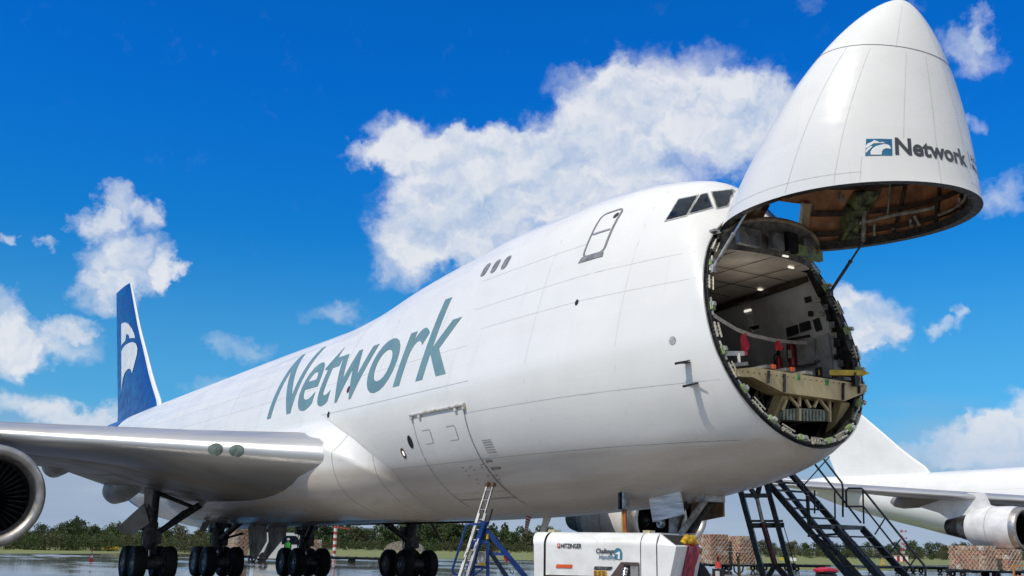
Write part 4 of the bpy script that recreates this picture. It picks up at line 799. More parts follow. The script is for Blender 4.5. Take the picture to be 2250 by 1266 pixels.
    # recess with hose coupling, lower trim
    b = MB(); b.prism([W3(-1.32, -.028, .90), W3(-1.10, -.028, 1.17), W3(-.735, -.028, 1.17), W3(-.735, -.028, .45), W3(-1.5, -.028, .45)], ey*.01); b.build('recess', GPS, g)
    b = MB(); b.prism([W3(-.90, -.04, 1.10), W3(-.745, -.04, 1.10), W3(-.745, -.04, .5), W3(-.90, -.04, .5)], ey*.01); b.build('control_panel', GREYB, g)
    b = MB()
    for k in range(5): b.lathe([(0, .05), (.02, .065), (.05, .05)], W3(-1.03+.012*k, -.07, .82+.05*k), UP, 0, 14)
    b.tube([W3(-1.04, -.07, .75), W3(-.97, -.05, 1.13)], .05, 1, 10); b.build('hose_coupling', [CHROME, DARK], g, 40)
    b = MB(); b.box(W3(-1.95, -.03, .885), (1.4, .04, .035), 0, ex, ey); b.build('lower_trim', GPS, g)
    for xx in (-L+.20, -.71): 
        b = MB(); b.box(W3(xx, .42, 1.735), (.14, .26, .05), 0, ex, ey); b.build('top_clamp', mat('clamp_cream', (.52, .45, .27), .6, var=.2), g)
    b = MB(); b.box(W3(-1.2, .7, .33), (2.6, 1.2, .14), 0, ex, ey); ch = b.build('chassis', DARK, g)
    for xx in (-2.1, -.3):
        for yy in (.12, 1.3):
            b = MB(); b.lathe([(-.09, .10), (-.10, .20), (-.07, .255), (.07, .255), (.10, .20), (.09, .10)], W3(xx, yy, .255), ey, 0, 24); b.lathe([(-.095, .11), (-.06, .02)], W3(xx, yy, .255), ey, 1, 16); b.lathe([(.095, .11), (.06, .02)], W3(xx, yy, .255), ey, 1, 16); b.build('wheel', [RUBBER, GEARL], g, 40)
    yf = lambda z: -.004 if z < 1.46 else .32*(1-math.sqrt(max(0, 1-((z-1.46)/.255)**2)))
    def gtext(s, x0, z0, hgt, m_, name, bold=0., shear=0., wsc=1., par=body):
        V, F = text2d(s, bold, shear, .25); cap = .73; k = hgt/cap; b = MB(); b.add([W3(x0+(x-V[:, 0].min())*k*wsc, yf(z0+y*k)-.012, z0+y*k) for x, y in V], F, 0); return b.build(name, m_, par)
    def gpoly(pts, m_, name, off=.008, par=body):
        V, F = poly2d(pts, .06); b = MB(); b.add([W3(x, yf(z)-off-.004, z) for x, z in V], F, 0); return b.build(name, m_, par)
    INK = mat('ink_charcoal', (.035, .037, .04), .5); INKB = mat('ink_navy', (.02, .035, .06), .5); INKC = mat('ink_blue', (.05, .15, .25), .5); SIGR = mat('sign_red', (.62, .035, .02), .45)
    gtext('HITZINGER', -2.375, 1.410, .088, INK, 'lettering', .026, 0, .72)
    gpoly([(-2.455, 1.41), (-2.395, 1.41), (-2.395, 1.495), (-2.455, 1.495)], SIGR, 'logo'); gpoly([(-2.44, 1.43), (-2.425, 1.45), (-2.415, 1.43), (-2.405, 1.475), (-2.425, 1.475), (-2.43, 1.465)], WHITE, 'logo_mark', .014)
    gtext('Challenge', -1.62, 1.325, .090, INKB, 'lettering', .026, .18, .80); gtext('Handling', -1.56, 1.215, .090, INKC, 'lettering', .010, .18, .80)
    gpoly([(-1.235, 1.22)]+[(-1.165+.085*math.cos(t), 1.325+.10*math.sin(t)) for t in np.linspace(2.6, -.2, 9)]+[(-1.085, 1.22)], mat('sign_teal', (.05, .22, .30), .45, var=.5, scale=3, col2=(.02, .07, .16)), 'logo'); gpoly([(-1.225, 1.315), (-1.15, 1.36), (-1.12, 1.36), (-1.125, 1.225), (-1.165, 1.225), (-1.16, 1.31)], WHITE, 'logo_mark', .015)
    gpoly([(-2.49, 1.035), (-2.15, 1.035), (-2.12, 1.10), (-2.465, 1.10)], ORANGE, 'stripe')
    gpoly([(-1.67, 1.02), (-1.32, 1.02), (-1.27, 1.08), (-1.65, 1.08)], INK, 'name_plate'); gtext('POWER 140', -1.62, 1.032, .036, mat('ink_white', (.65, .65, .65), .5), 'lettering', .008, 0, .9)
    gpoly([(-1.67, .905), (-1.40, .905), (-1.40, 1.005), (-1.67, 1.005)], mat('sign_amber', (.68, .36, .015), .5, var=.1), 'warning_label'); 
    b = MB()
    for k in range(4): 
        for j in range(3): x0 = -1.66+.085*j; z0 = .915+.022*k; b.add([W3(x0, -.022, z0), W3(x0+.072-.02*((k+j) % 2), -.022, z0), W3(x0+.072-.02*((k+j) % 2), -.022, z0+.011), W3(x0, -.022, z0+.011)], [(0, 1, 2, 3)], 0)
    b.build('warning_print', INK, body)
    # power cables from the belly socket to the cart
    bl = hit(1372, 1086)
    for px, m_, nm, r_ in ((1363, mat('cable_amber', (.42, .25, .03), .6), 'yellow power cable hanging from the belly socket behind the cart', .032), (1376, mat('cable_rust', (.45, .13, .035), .6), 'orange power cable hanging from the belly socket behind the cart', .034)):
        top = np.array([bl[0]-(px-1368)*.006, bl[1]+.02, bl[2]+.02]); e0 = np.array([top[0]-.05, top[1]+.12, .03]); pts = [top, top-UP*.22, top-UP*.5+(e0-top)*.06]
        for k in range(1, 9): t = k/8.; pts.append(pts[2]*(1-t)+e0*t+RH*(.03*math.sin(2.4*math.pi*t)))
        c = root('power_cable', top, nm, 'cable', 'cables from the aircraft belly'); b = MB(); b.tube(pts[1:], r_, 0, 8); b.build('cable', m_, c, 60)
        b = MB(); b.box(top-UP*.14, (.14, .16, .42), 0); b.build('plug', DARK if px < 1370 else GEARL, c)
    # red lamp post and fire bottle stand right of the cart
    p = at(1578, 1240, 20.3); p = np.array([p[0], p[1], 0.]); f = root('cable_stand', p, 'small post with red clamp and black box right of the power cart', 'post'); b = MB(); b.tube([p, p+UP*1.30], .02, 0, 8); b.build('post', DARK, f); b = MB(); b.box(p+UP*.86, (.2, .2, .42), 0, RH, FH); b.build('box', DARK, f); b = MB(); b.box(p+UP*.86-FH*.105-RH*.04, (.08, .01, .34), 0, RH, FH); b.build('label_plate', LINER, f); b = MB(); b.tube([p+UP*1.08, p+UP*1.20], [.065, .05], 0, 10); b.tube([p+UP*1.2+RH*.02, p+UP*1.34+RH*.03], .012, 0, 6); b.build('clamp', mat('clamp_red', (.62, .05, .03), .5), f, 40)

    # ---------------------------------------------------------------- boarding stairs behind the nose
    T0 = at(1683, 1056, 28.5); dr = RH*.60-FH*.80; wv = RH*.80+FH*.60; slope = .99
    STC = mat('stair_steel', (.030, .038, .046), .42, .4, var=.3, scale=4); STL = mat('stair_edge', (.10, .11, .125), .45, .4, var=.2)
    WD = 1.40
    def S(h, w_): return T0+dr*((T0[2]-h)/slope)+wv*w_+UP*(h-T0[2])
    q0 = S(0, .7); s = root('access_stairs', (q0[0], q0[1], 0), 'dark steel access stairs with handrails beneath the raised nose', 'stairs')
    PLZ = 2.05
    for w_ in (0, WD): b = MB(); b.bar(S(4.6, w_), S(PLZ-.1, w_), .07, .17, 0); b.build('stringer', STC, s)
    LW = .62
    for w_ in (0, LW+WD*.0+.0, ): pass
    S2 = lambda h, w_: S(h, w_)+dr*.75
    for w_ in (.02, WD): b = MB(); b.bar(S(PLZ, w_)-UP*.02, S(.05, w_), .07, .15, 0); b.build('stringer', STC, s)
    for w_ in (.2, 1.35): b = MB(); b.bar(S2(PLZ, w_)-UP*.02, S2(.05, w_), .07, .17, 0); b.build('stringer', STC, s)
    for k in range(11):
        h = PLZ+.24+k*.24
        if h < 4.5: b = MB(); b.box((S(h, 0)+S(h, WD))/2, (WD, .27, .035), 0, wv, dr); b.build('tread', STC, s)
    for k in range(8):
        h = PLZ-.24-k*.24
        b = MB(); b.box((S2(h, .2)+S2(h, 1.35))/2, (1.15, .25, .035), 0, wv, dr); b.build('tread', STC, s); b = MB(); b.box((S(h, .02)+S(h, WD))/2, (WD, .2, .03), 0, wv, dr); b.build('tread', STC, s)
    b = MB(); b.box((S(PLZ, 0)+S2(PLZ, 1.4))/2, (1.42, .85, .10), 0, wv, dr); b.build('platform', STL, s)
    # underside braces
    for a, c in (((1705, 1048), (1884, 1270)), ): b = MB(); b.bar(at(*a, 29.6), at(*c, 27.2), .16, .10, 0); b.build('brace', STC, s)
    for a, c, d_, w_ in (((1774, 1089), (1779, 1177), 27.6, .09), ((1787, 1178), (1838, 1213), 27, .09), ((1838, 1213), (1890, 1268), 26.6, .10), ((1775, 1178), (1838, 1174), 27, .06)): b = MB(); b.bar(at(*a, d_), at(*c, d_), w_, w_, 0); b.build('brace', STC, s)
    def rail(pts, d_, r_=.028, nm='handrail'): b = MB(); b.tube([at(x, y, dd) for (x, y), dd in zip(pts, d_)], r_, 0, 8); b.build(nm, STC, s, 60)
    rail([(1800, 996), (1850, 1061), (1852, 1075), (1852, 1136)], [28.6, 28, 28, 28]); rail([(1780, 1007), (1892, 1149)], [28.6, 27.4]); rail([(1763, 1070), (1823, 1003)], [28.3, 28.3], .016)
    rail([(1860, 1115), (1859, 1078), (1864, 1073), (1893, 1073.5), (1897, 1077), (2031, 1243), (2033.5, 1252), (2033.5, 1275)], [27.2, 27.2, 27.2, 27.2, 27.2, 24.9, 24.8, 24.8]); rail([(1898, 1114), (2010, 1256)], [27.1, 25.2], .022); rail([(1860, 1113), (1896, 1113)], [27.2, 27.2], .022)
    for a, c in (((1896, 1075), (1898, 1151)), ((1790, 1078), (1790, 1128)), ((1834, 1080), (1835, 1140)), ((1775, 1090), (1776, 1170))): rail([a, c], [27.3, 27.3], .022, 'rail_post')
    for a, c in (((1944, 1140), (1922, 1175)), ((1979, 1185), (1955, 1216)), ((2012, 1225), (1990, 1258))): rail([a, c], [26.2, 26.2], .018, 'rail_post')
    rail([(1735, 1035), (1800, 1120), (1800, 1100)], [28.6, 28, 28], .03, 'handrail')
    for a, c in (((1625, 1070), (1679, 1272)), ((1682, 1056), (1741, 1272))): b = MB(); b.bar(at(*a, 28.2), at(*c, 27.4), .15, .13, 0); b.build('leg', STC, s)
    for a, c, w_ in (((1634, 1089), (1688, 1089), .11), ((1641, 1145), (1720, 1145), .06), ((1650, 1155), (1722, 1154), .13), ((1645, 1067), (1663, 1094), .10), ((1670, 1062), (1663, 1094), .10), ((1675, 1242), (1747, 1242), .10), ((1703, 1241), (1688, 1268), .12), ((1703, 1241), (1727, 1268), .12)): b = MB(); b.bar(at(*a, 28), at(*c, 28), w_, w_, 0); b.build('cross_member', STC, s)
    b = MB(); b.tube([at(1663, 1094, 28), at(1676, 1150, 27.9)], .055, 0, 10); b.build('ram_rod', GEARL, s, 60); b = MB(); b.tube([at(1676, 1148, 27.9), at(1703, 1241, 27.6)], .075, 0, 12); b.build('ram', mat('ram_maroon', (.10, .014, .016), .4, var=.3), s, 60)
    b = MB(); b.tube([at(1720, 1150, 27.8), at(1735, 1200, 27.8), at(1750, 1262, 27.8)], .012, 0, 6); b.build('cable', DARK, s)

    # ---------------------------------------------------------------- blue maintenance stand + ladder
    BL = mat('stand_blue', (.010, .055, .26), .4, .1, var=.25, scale=3); AL = mat('ladder_alloy', (.40, .40, .395), .5, .5, var=.2, scale=5)
    d_ = 25.2; bp = at(1060, 1240, d_); bs = root('maintenance_stand', (bp[0], bp[1], 0), 'blue steel work stand under the forward cargo door', 'work stand')
    def ext(a, c):  # run the member on down to the ground
        A, B = at(*a, d_), at(*c, d_); return A, A+(B-A)*(A[2]/(A[2]-B[2]))
    for a, c, w_ in (((1066, 1146), (1028, 1266), .12), ((1071, 1188), (1072, 1266), .08), ((1069, 1166), (1153, 1266), .11), ((1040, 1190), (1041, 1266), .06)): b = MB(); A, B = ext(a, c); b.bar(A, B, w_, w_, 0); b.build('leg', BL, bs)
    A, B = ext((1076, 1211), (1112, 1266)); b = MB(); b.bar(A, B, .09, .09, 0); b.build('leg', mat('stand_dark_blue', (.006, .018, .07), .45), bs)
    for a, c, w_ in (((1048, 1190), (1073, 1190), .08), ((1080, 1217), (1121, 1218), .07), ((1038, 1245), (1069, 1247), .07), ((1040, 1266), (1066, 1246), .035), ((1028, 1262), (1047, 1246), .035), ((1040, 1152), (1068, 1152), .05)): b = MB(); b.bar(at(*a, d_), at(*c, d_), w_, w_, 0); b.build('cross_member', BL, bs)
    b = MB(); b.tube([at(x, y, d_-.3) for x, y in ((1041, 1155), (1033, 1151.5), (1028, 1152.5), (1023, 1162), (993, 1254), (995, 1259), (1006, 1264))], .028, 0, 8); b.build('handrail', BL, bs, 60)
    b = MB(); b.box(at(1058, 1226, d_), (.17, .1, .28), 0, RH, FH); b.build('control_box', GEARL, bs); b = MB(); b.box(at(1059, 1240, d_-.08), (.17, .02, .06), 0, RH, FH); b.build('hazard_strip', YELF, bs)
    b = MB(); b.tube([at(1071, 1184, d_-.08), at(1072, 1174, d_-.08)], [.04, .025], 0, 8); b.build('warning_tag', YELF, bs); b = MB(); b.tube([at(1108, 1222, d_), at(1116, 1233, d_)], [.03, .05], 0, 8); b.build('red_grip', REDP, bs)
    b = MB(); b.tube([at(1120, 1250, d_), at(1121, 1258, d_), at(1127, 1262, d_), at(1129, 1256, d_)], .014, 0, 6); b.build('hook', DARK, bs)
    la = root('ladder', at(1040, 1160, d_-.2), 'aluminium extension ladder leaning from the blue stand to the belly', 'ladder')
    tl, tr_ = hit(1071, 1066), hit(1084, 1066)
    tl = CAM+(tl-CAM)*.985; tr_ = CAM+(tr_-CAM)*.985; bl_ = at(1008, 1268, d_-.5); br_ = at(1025, 1268, d_-.5)
    gl = tl+(bl_-tl)*(tl[2]/(tl[2]-bl_[2])); gr = tr_+(br_-tr_)*(tr_[2]/(tr_[2]-br_[2]))
    for a, c in ((tl, gl), (tr_, gr)): b = MB(); b.bar(a, c, .03, .05, 0); b.build('rail', AL, la)
    off = -CF*.08+RH*.03
    for a, c in ((tl, gl), (tr_, gr)): b = MB(); b.bar(a+(c-a)*.24+off, c+off, .035, .06, 0); b.build('rail', AL, la)
    for k in range(12): t = .045+k*.083; b = MB(); b.tube([tl+(gl-tl)*t, tr_+(gr-tr_)*t], .018, 0, 8); b.build('rung', AL, la, 60)
    for a in (tl, tr_): b = MB(); b.box(a+UP*.01, (.12, .10, .10), 0); b.build('rubber_pad', RUST, la)
    for a, c in ((tl, gl), (tr_, gr)): b = MB(); b.bar(a+(c-a)*.20+RH*.13-CF*.02, a+(c-a)*.33+RH*.13-CF*.02, .05, .05, 0); b.build('slide_guide', DARK, la)
    # streamer
    p = hit(1162, 1133); p2 = at(1156, 1171, dep(p)); sp_ = root('warning_streamer', p, 'red and white striped warning streamer hanging from the belly', 'streamer'); b = MB(); n = 14; M2 = p-UP*.25-RH*.06
    pts = [p*(1-t)**2+2*t*(1-t)*M2+p2*t*t for t in np.linspace(0, 1, n+1)]; 
    for k in range(n): wdt = .13*(1-.035*k); b.prism([pts[k]-RH*wdt/2, pts[k]+RH*wdt/2-UP*.04, pts[k+1]+RH*wdt/2-UP*.04, pts[k+1]-RH*wdt/2], FH*.02, k % 2)
    b.build('streamer_cloth', [mat('streamer_red', (.30, .03, .03), .6), mat('streamer_white', (.50, .48, .46), .6)], sp_)
# ================================================================== ground and surroundings
def structure(name, mb, m_, kind='structure'): o = mb.build(name, m_); o['kind'] = kind; return o
def surroundings():
    m, nt, p, oc = newmat('wet_apron')
    n1 = NOISE(nt, MAPV(nt, oc, (.05, .16, 1)), 1.0, 7, .62); n2 = NOISE(nt, oc, .9, 6, .6)
    base = MIX(nt, MR(nt, n2, .3, .7), (.215, .208, .195), (.265, .255, .235)); base = MIX(nt, MR(nt, n1, .48, .56), base, (.11, .108, .105))
    bk = nn(nt, 'ShaderNodeTexBrick'); nt.links.new(MAPV(nt, oc, (.1333, .1333, 1)), bk.inputs['Vector']); bk.inputs['Scale'].default_value = 1; bk.inputs['Mortar Size'].default_value = .004; bk.inputs['Brick Width'].default_value = 1; bk.inputs['Row Height'].default_value = 1; bk.offset = 0
    base = MIX(nt, bk.outputs['Fac'], base, (.04, .04, .042)); nt.links.new(base, p.inputs['Base Color'])
    nt.links.new(MR(nt, M_(nt, 'ADD', n1, M_(nt, 'MULTIPLY', n2, .25)), .50, .64, .20, .05), p.inputs['Roughness']); p.inputs['Specular IOR Level'].default_value = .5
    b_ = nn(nt, 'ShaderNodeBump'); b_.inputs['Strength'].default_value = .10; b_.inputs['Distance'].default_value = .010; nt.links.new(NOISE(nt, MAPV(nt, oc, (.35, .8, 1)), 1.6, 4), b_.inputs['Height']); nt.links.new(b_.outputs[0], p.inputs['Normal'])
    b = MB(); b.add([(-2500, -3000, 0), (3500, -3000, 0), (3500, 2500, 0), (-2500, 2500, 0)], [(0, 1, 2, 3)]); structure('apron', b, m)
    GR = mat('grass_blades', (.115, .155, .035), .85, var=.3, scale=.12, col2=(.20, .185, .05), stretch=(1, 1, 1), bump=.6, bscale=3)
    edge = [(-900, 1214), (0, 1217), (400, 1217), (700, 1222), (1000, 1229), (1350, 1235), (1700, 1242), (2000, 1242), (2250, 1243), (2900, 1250)]
    N = [gnd(x, y) for x, y in edge]; Fr = [CAM*np.array([1, 1, 0])+(q-CAM)*np.array([1, 1, 0])*22 for q in N]
    G = []
    for k in range(9): t = (k/8.)**2.2; G.append([a*(1-t)+c*t+UP*.012 for a, c in zip(N, Fr)])
    b = MB(); b.grid(np.array(G), 0); structure('grass', b, GR, 'stuff')
    b = MB(); b.grid(np.array([[gnd(x, y+10.5)+UP*.008 for x, y in ((1640, 1242), (1850, 1242.5), (2250, 1243.5), (2700, 1248))], [gnd(x, y+5)+UP*.008 for x, y in ((1640, 1242), (1850, 1242.5), (2250, 1243.5), (2700, 1248))]]), 0); structure('grass', b, GR, 'stuff')
    # ------------------------------------------------------------ trees
    BARK = mat('bark', (.09, .065, .045), .85, var=.3, scale=8)
    kinds = []
    def leafmat(name, a, c): return mat(name, a, .75, var=.3, scale=.9, col2=c, rvar=.1, spec=.25)
    L1, L2, L3, L4 = leafmat('leaf_deep', (.022, .040, .012), (.046, .068, .020)), leafmat('leaf_mid', (.034, .058, .015), (.066, .088, .027)), leafmat('leaf_olive', (.050, .058, .022), (.090, .086, .038)), leafmat('leaf_poplar', (.040, .065, .030), (.085, .110, .055))
    def tree(name, seed, H, Wd, kind, lm, n=1500):
        r = np.random.default_rng(seed); rt = root(name, (0, 0, 0), 'tree', 'tree')
        b = MB(); lean = r.uniform(-.15, .15, 2); b.tube([(0, 0, -.1), (lean[0]*.5, lean[1]*.5, H*.35), (lean[0], lean[1], H*.8)], [H*.028, H*.02, H*.006], 0, 8)
        C = []
        if kind == 'poplar':
            for k in range(26): z = H*(.12+.85*k/25.); C.append((r.normal(0, Wd*.12), r.normal(0, Wd*.12), z, Wd*.5*math.sin(math.pi*min(.97, .25+.72*k/25.))**.7*r.uniform(.5, .8)))
        elif kind == 'bush':
            for k in range(20): a = r.uniform(0, 6.28); q = r.uniform(0, 1)**.5*Wd*.42; C.append((q*math.cos(a), q*math.sin(a), H*r.uniform(.12, .72), H*r.uniform(.16, .30)))
        else:
            for k in range(24):
                a = r.uniform(0, 6.28); zz = r.uniform(.10, .92); q = Wd*.44*math.sin(math.pi*(zz*.86+.12))**.6*r.uniform(.25, 1); C.append((q*math.cos(a), q*math.sin(a), H*zz, Wd*r.uniform(.11, .22)))
        for c in C[:9]: b.tube([(lean[0]*.4, lean[1]*.4, max(.1, c[2]*.55)), (c[0]*.8, c[1]*.8, c[2])], [H*.010, H*.003], 0, 5)
        b.build('trunk', BARK, rt, 50)
        vol = np.array([c[3]**2 for c in C]); idx = r.choice(len(C), n, p=vol/vol.sum()); d = r.normal(size=(n, 3)); d /= np.linalg.norm(d, axis=1)[:, None]; Cc = np.array(C)
        P = Cc[idx, :3]+d*(Cc[idx, 3]*r.uniform(.55, 1.08, n))[:, None]*np.array([1, 1, .9]); P[:, 2] = np.maximum(P[:, 2], .05)
        s = r.uniform(.5, 1.2, n)*H*.032; u = r.normal(size=(n, 3)); u /= np.linalg.norm(u, axis=1)[:, None]; v = np.cross(u, d+r.normal(0, .6, (n, 3))); v /= np.linalg.norm(v, axis=1)[:, None]
        V = np.stack([P-u*s[:, None]-v*s[:, None]*.6, P+u*s[:, None]-v*s[:, None]*.7, P+u*s[:, None]*.8+v*s[:, None]*.7, P-u*s[:, None]*.9+v*s[:, None]*.6], 1).reshape(-1, 3)
        b = MB(); b.add(V, [(4*i, 4*i+1, 4*i+2, 4*i+3) for i in range(n)], 0); b.build('crown', lm, rt); return rt
    protos = {'dark': tree('broadleaf_tree', 1, 7, 7.0, 'round', L1), 'mid': tree('broadleaf_tree', 2, 6.5, 6.8, 'round', L2), 'olive': tree('broadleaf_tree', 3, 6, 6.2, 'round', L3), 'poplar': tree('poplar_tree', 4, 9, 2.6, 'poplar', L4, 900), 'bush': tree('shrub', 5, 2.6, 3.6, 'bush', L2, 700), 'bush2': tree('shrub', 6, 2.4, 3.2, 'bush', L3, 700)}
    BASEH = {'dark': 7, 'mid': 6.5, 'olive': 6, 'poplar': 9, 'bush': 2.6, 'bush2': 2.4}
    LAB = {'dark': 'dark green round-crowned tree in the far treeline', 'mid': 'mid green spreading tree in the far treeline', 'olive': 'olive green thin-leaved tree in the far treeline', 'poplar': 'tall narrow poplar rising above the treeline', 'bush': 'green leafy shrub at the edge of the grass', 'bush2': 'olive shrub at the edge of the grass'}
    used = set()
    def plant(k, px, d, h, lab=None):
        o = protos[k]
        if k in used: o = copy_tree(protos[k])
        used.add(k); q = gnd(px, hor(px)+CAM[2]*FPX/d); o.location = (q[0], q[1], 0.); s = h/BASEH[k]; o.scale = (s*random.uniform(.9, 1.15), s*random.uniform(.9, 1.15), s); o.rotation_euler = (0, 0, random.uniform(0, 6.28))
        o['label'] = lab or LAB[k]; o['category'] = 'shrub' if 'bush' in k else 'tree'; o['group'] = ('shrubs along the grass edge' if 'bush' in k else 'trees of the far treeline')
    r = random.Random(21)
    # left: shrubs in front, trees behind
    for k in range(44): px = -30+k*12.5+r.uniform(-5, 5); plant(r.choice(['bush', 'bush', 'bush2']), px, r.uniform(134, 156), r.uniform(1.9, 3.0))
    for k in range(46): px = -30+k*12.5+r.uniform(-6, 6); plant(r.choice(['dark', 'mid', 'dark', 'dark', 'olive']), px, r.uniform(195, 240), r.uniform(2.8, 4.8)*(1.1 if 120 < px < 330 else 1.))
    plant('poplar', 160, 225, 6.9, 'tall dark poplar, the highest left of the gear'); plant('dark', 172, 222, 5.9); plant('poplar', 255, 230, 6.0, 'slim poplar beside the hanging gear door'); plant('dark', 140, 226, 5.2); plant('mid', 240, 226, 5.2)
    # middle: dense wood
    for k in range(30): px = 560+k*22+r.uniform(-6, 6); plant(r.choice(['bush', 'bush2', 'bush']), px, r.uniform(265, 300), r.uniform(2.4, 3.6))
    for k in range(44): px = 545+k*15.5+r.uniform(-5, 5); plant(r.choice(['dark', 'mid', 'olive', 'dark', 'mid']), px, r.uniform(325, 380), r.uniform(6.6, 9.8)*(.93 if px > 1120 else 1))
    for px in (1078, 1088, 1104, 1112, 745, 955): plant('poplar', px+r.uniform(-2, 2), 360, r.uniform(9.2, 10.8))
    for k in range(10): plant(r.choice(['dark', 'mid']), 900+k*16+r.uniform(-5, 5), 345, r.uniform(9, 10.2))
    # right: low belt
    for k in range(30): px = 1665+k*20+r.uniform(-8, 8); plant(r.choice(['bush', 'bush2', 'bush']), px, r.uniform(255, 290), r.uniform(2.2, 3.1))
    for k in range(40): px = 1655+k*15.5+r.uniform(-5, 5); plant(r.choice(['dark', 'mid', 'olive', 'dark']), px, r.uniform(320, 380), r.uniform(3.6, 5.8))
    # ------------------------------------------------------------ loaded pallets and dollies
    CARD = [mat('carton_%s' % n, c, .75, var=.25, scale=5, bump=.1) for n, c in (('tan', (.50, .25, .14)), ('pale', (.60, .40, .27)), ('brown', (.36, .165, .10)), ('red', (.46, .20, .125)), ('white', (.66, .58, .50)))]
    NET = mat('net_cord', (.56, .50, .42), .8, var=.15)
    def pallet(px, d, X, Y, H, label, z0=.52, rot=-6):
        c = gnd(px, hor(px)+CAM[2]*FPX/d); a = R_(rot); ux, uy = np.array([math.cos(a), math.sin(a), 0]), np.array([-math.sin(a), math.cos(a), 0]); o = np.array([c[0], c[1], z0])
        t = root('pallet_load', o, label, 'pallet load', 'netted carton loads on dollies'); b = MB(); rr_ = random.Random(int(px)); nx, ny, nz = max(3, int(X/.42)), max(3, int(Y/.42)), int(H/.27)
        for k in range(nz):
            for i in range(nx):
                for j in range(ny):
                    if 0 < i < nx-1 and 0 < j < ny-1 and k < nz-1: continue
                    if k == nz-1 and rr_.random() < .12: continue
                    sz = (X/nx*rr_.uniform(.86, .98), Y/ny*rr_.uniform(.86, .98), H/nz*rr_.uniform(.88, .97)); q = o+ux*((i+.5)*X/nx-X/2+rr_.uniform(-.02, .02))+uy*((j+.5)*Y/ny-Y/2+rr_.uniform(-.02, .02))+UP*((k+.5)*H/nz); b.box(q, sz, rr_.choice([0, 0, 1, 2, 3, 3, 1, 4]), ux, uy)
        b.build('cartons', CARD, t); b = MB()
        for sx, u_, W_, off in ((uy, ux, X, Y/2+.03), (-ux, uy, Y, X/2+.03)):
            n = int(W_/.34)
            for k in range(-int(H/.34)-1, n+1):
                for sg in (1, -1):
                    p0 = (k*.34, 0.); p1 = (k*.34+H, H)
                    xs_ = [p0[0], p1[0]]; lo, hi = max(0, -p0[0]), min(H, W_-p0[0])
                    if hi <= lo: continue
                    f = lambda q: o+sx*off+u_*((p0[0]+q-W_/2)*sg)+UP*q
                    b.bar(f(lo), f(hi), .03, .02, 0)
        b.build('cargo_net', NET, t); b = MB(); b.box(o-UP*.03, (X+.15, Y+.15, .05), 0, ux, uy); b.build('pallet_base', GEARL, t); return t
    pallet(1564, 76, 2.1, 1.6, 2.1, 'netted brown carton load directly behind the red cover of the power cart'); pallet(1627, 76, 1.85, 1.4, 2.0, 'netted carton load beside the left leg of the dark stairs'); pallet(2140, 67, 2.8, 1.2, 1.5, 'wide netted carton load under the white engine of the parked plane'); pallet(2211, 67, 1.6, 1.3, 1.3, 'rightmost netted carton load, under the white engine inlet')
    pallet(520, 78, 2.3, 1.1, 2.05, 'netted carton load behind the wing gear, beside the grey doors'); pallet(690, 84, 1.4, .7, 1.25, 'small netted carton load between the middle wheel bogies')
    DK = mat('dolly_steel', (.035, .038, .04), .5, .4, var=.3, scale=4)
    def dolly(par_loc, L):
        t = root('cargo_dolly', (0, 0, 0), 'dolly', 'cargo dolly', 'low cargo dollies'); b = MB(); b.box((0, 0, .44), (L, 1.7, .10), 0); b.box((0, 0, .36), (L*.9, .2, .12), 0)
        for k in range(5): b.box((L*(k/4.-.5)*.96, 0, .50), (.05, 1.7, .04), 0)
        b.build('deck', DK, t)
        for sx in (-.36, .36):
            for sy in (-.7, .7): e = MB(); e.lathe([(-.08, .08), (-.08, .19), (.08, .19), (.08, .08)], (sx*L, sy, .19), (0, 1, 0), 0, 16); e.build('wheel', RUBBER, t, 40)
        b = MB(); b.bar((L/2, 0, .36), (L/2+.9, 0, .30), .07, .07, 0); b.build('tow_bar', DK, t); return t
    proto = dolly(None, 3.0); first = True
    ang = math.atan2(-RH[1], -RH[0])
    for px, d, lab in ((1564, 76, 'black dolly carrying the carton load behind the red cover'), (1629, 76, 'black dolly carrying the carton load beside the stair leg'), (1705, 80, 'empty black dolly seen between the two stair legs'), (1775, 78, 'empty black dolly seen behind the stair stringers'), (1950, 79, 'empty dolly behind the lower stair handrail'), (2045, 79, 'empty dolly right of the handrail foot'), (2140, 67, 'black dolly carrying the wide carton load'), (2215, 67, 'black dolly carrying the rightmost carton load'), (740, 79, 'empty dolly below the striped post'), (805, 79, 'empty dolly left of the right wheel bogie'), (522, 78, 'black dolly carrying the carton load by the wing gear'), (690, 84, 'black dolly carrying the small carton load'), (880, 80, 'empty dolly behind the right wheel bogie')):
        o = proto if first else copy_tree(proto); first = False; q = gnd(px, hor(px)+CAM[2]*FPX/d); o.location = (q[0], q[1], 0); o.rotation_euler = (0, 0, ang+R_(4)); o['label'] = lab; o['group'] = 'low cargo dollies'
    # ------------------------------------------------------------ small things on and beyond the apron
    def base(px, y): return gnd(px, y)
    q = base(200, 1233); t = root('traffic_cone', q, 'red and white traffic cone alone on the wet apron', 'traffic cone'); b = MB(); b.lathe([(.04, .13), (.22, .105), (.24, .102)], q, (0, 0, 1), 0, 20); b.lathe([(.24, .102), (.38, .078)], q, (0, 0, 1), 1, 20); b.lathe([(.38, .078), (.52, .055)], q, (0, 0, 1), 0, 20); b.lathe([(.52, .055), (.60, .045)], q, (0, 0, 1), 1, 20); b.lathe([(.60, .045), (.74, .025), (.74, .0)], q, (0, 0, 1), 0, 20); CR_ = mat('cone_red', (.62, .045, .02), .5); b.build('body', [CR_, WHITE], t, 40); b = MB(); b.box(q+UP*.02, (.42, .42, .04)); b.build('foot', CR_, t); b = MB(); b.tube([q+UP*.74, q+UP*.86], .05, 0, 10); b.build('top_lamp', REDP, t)
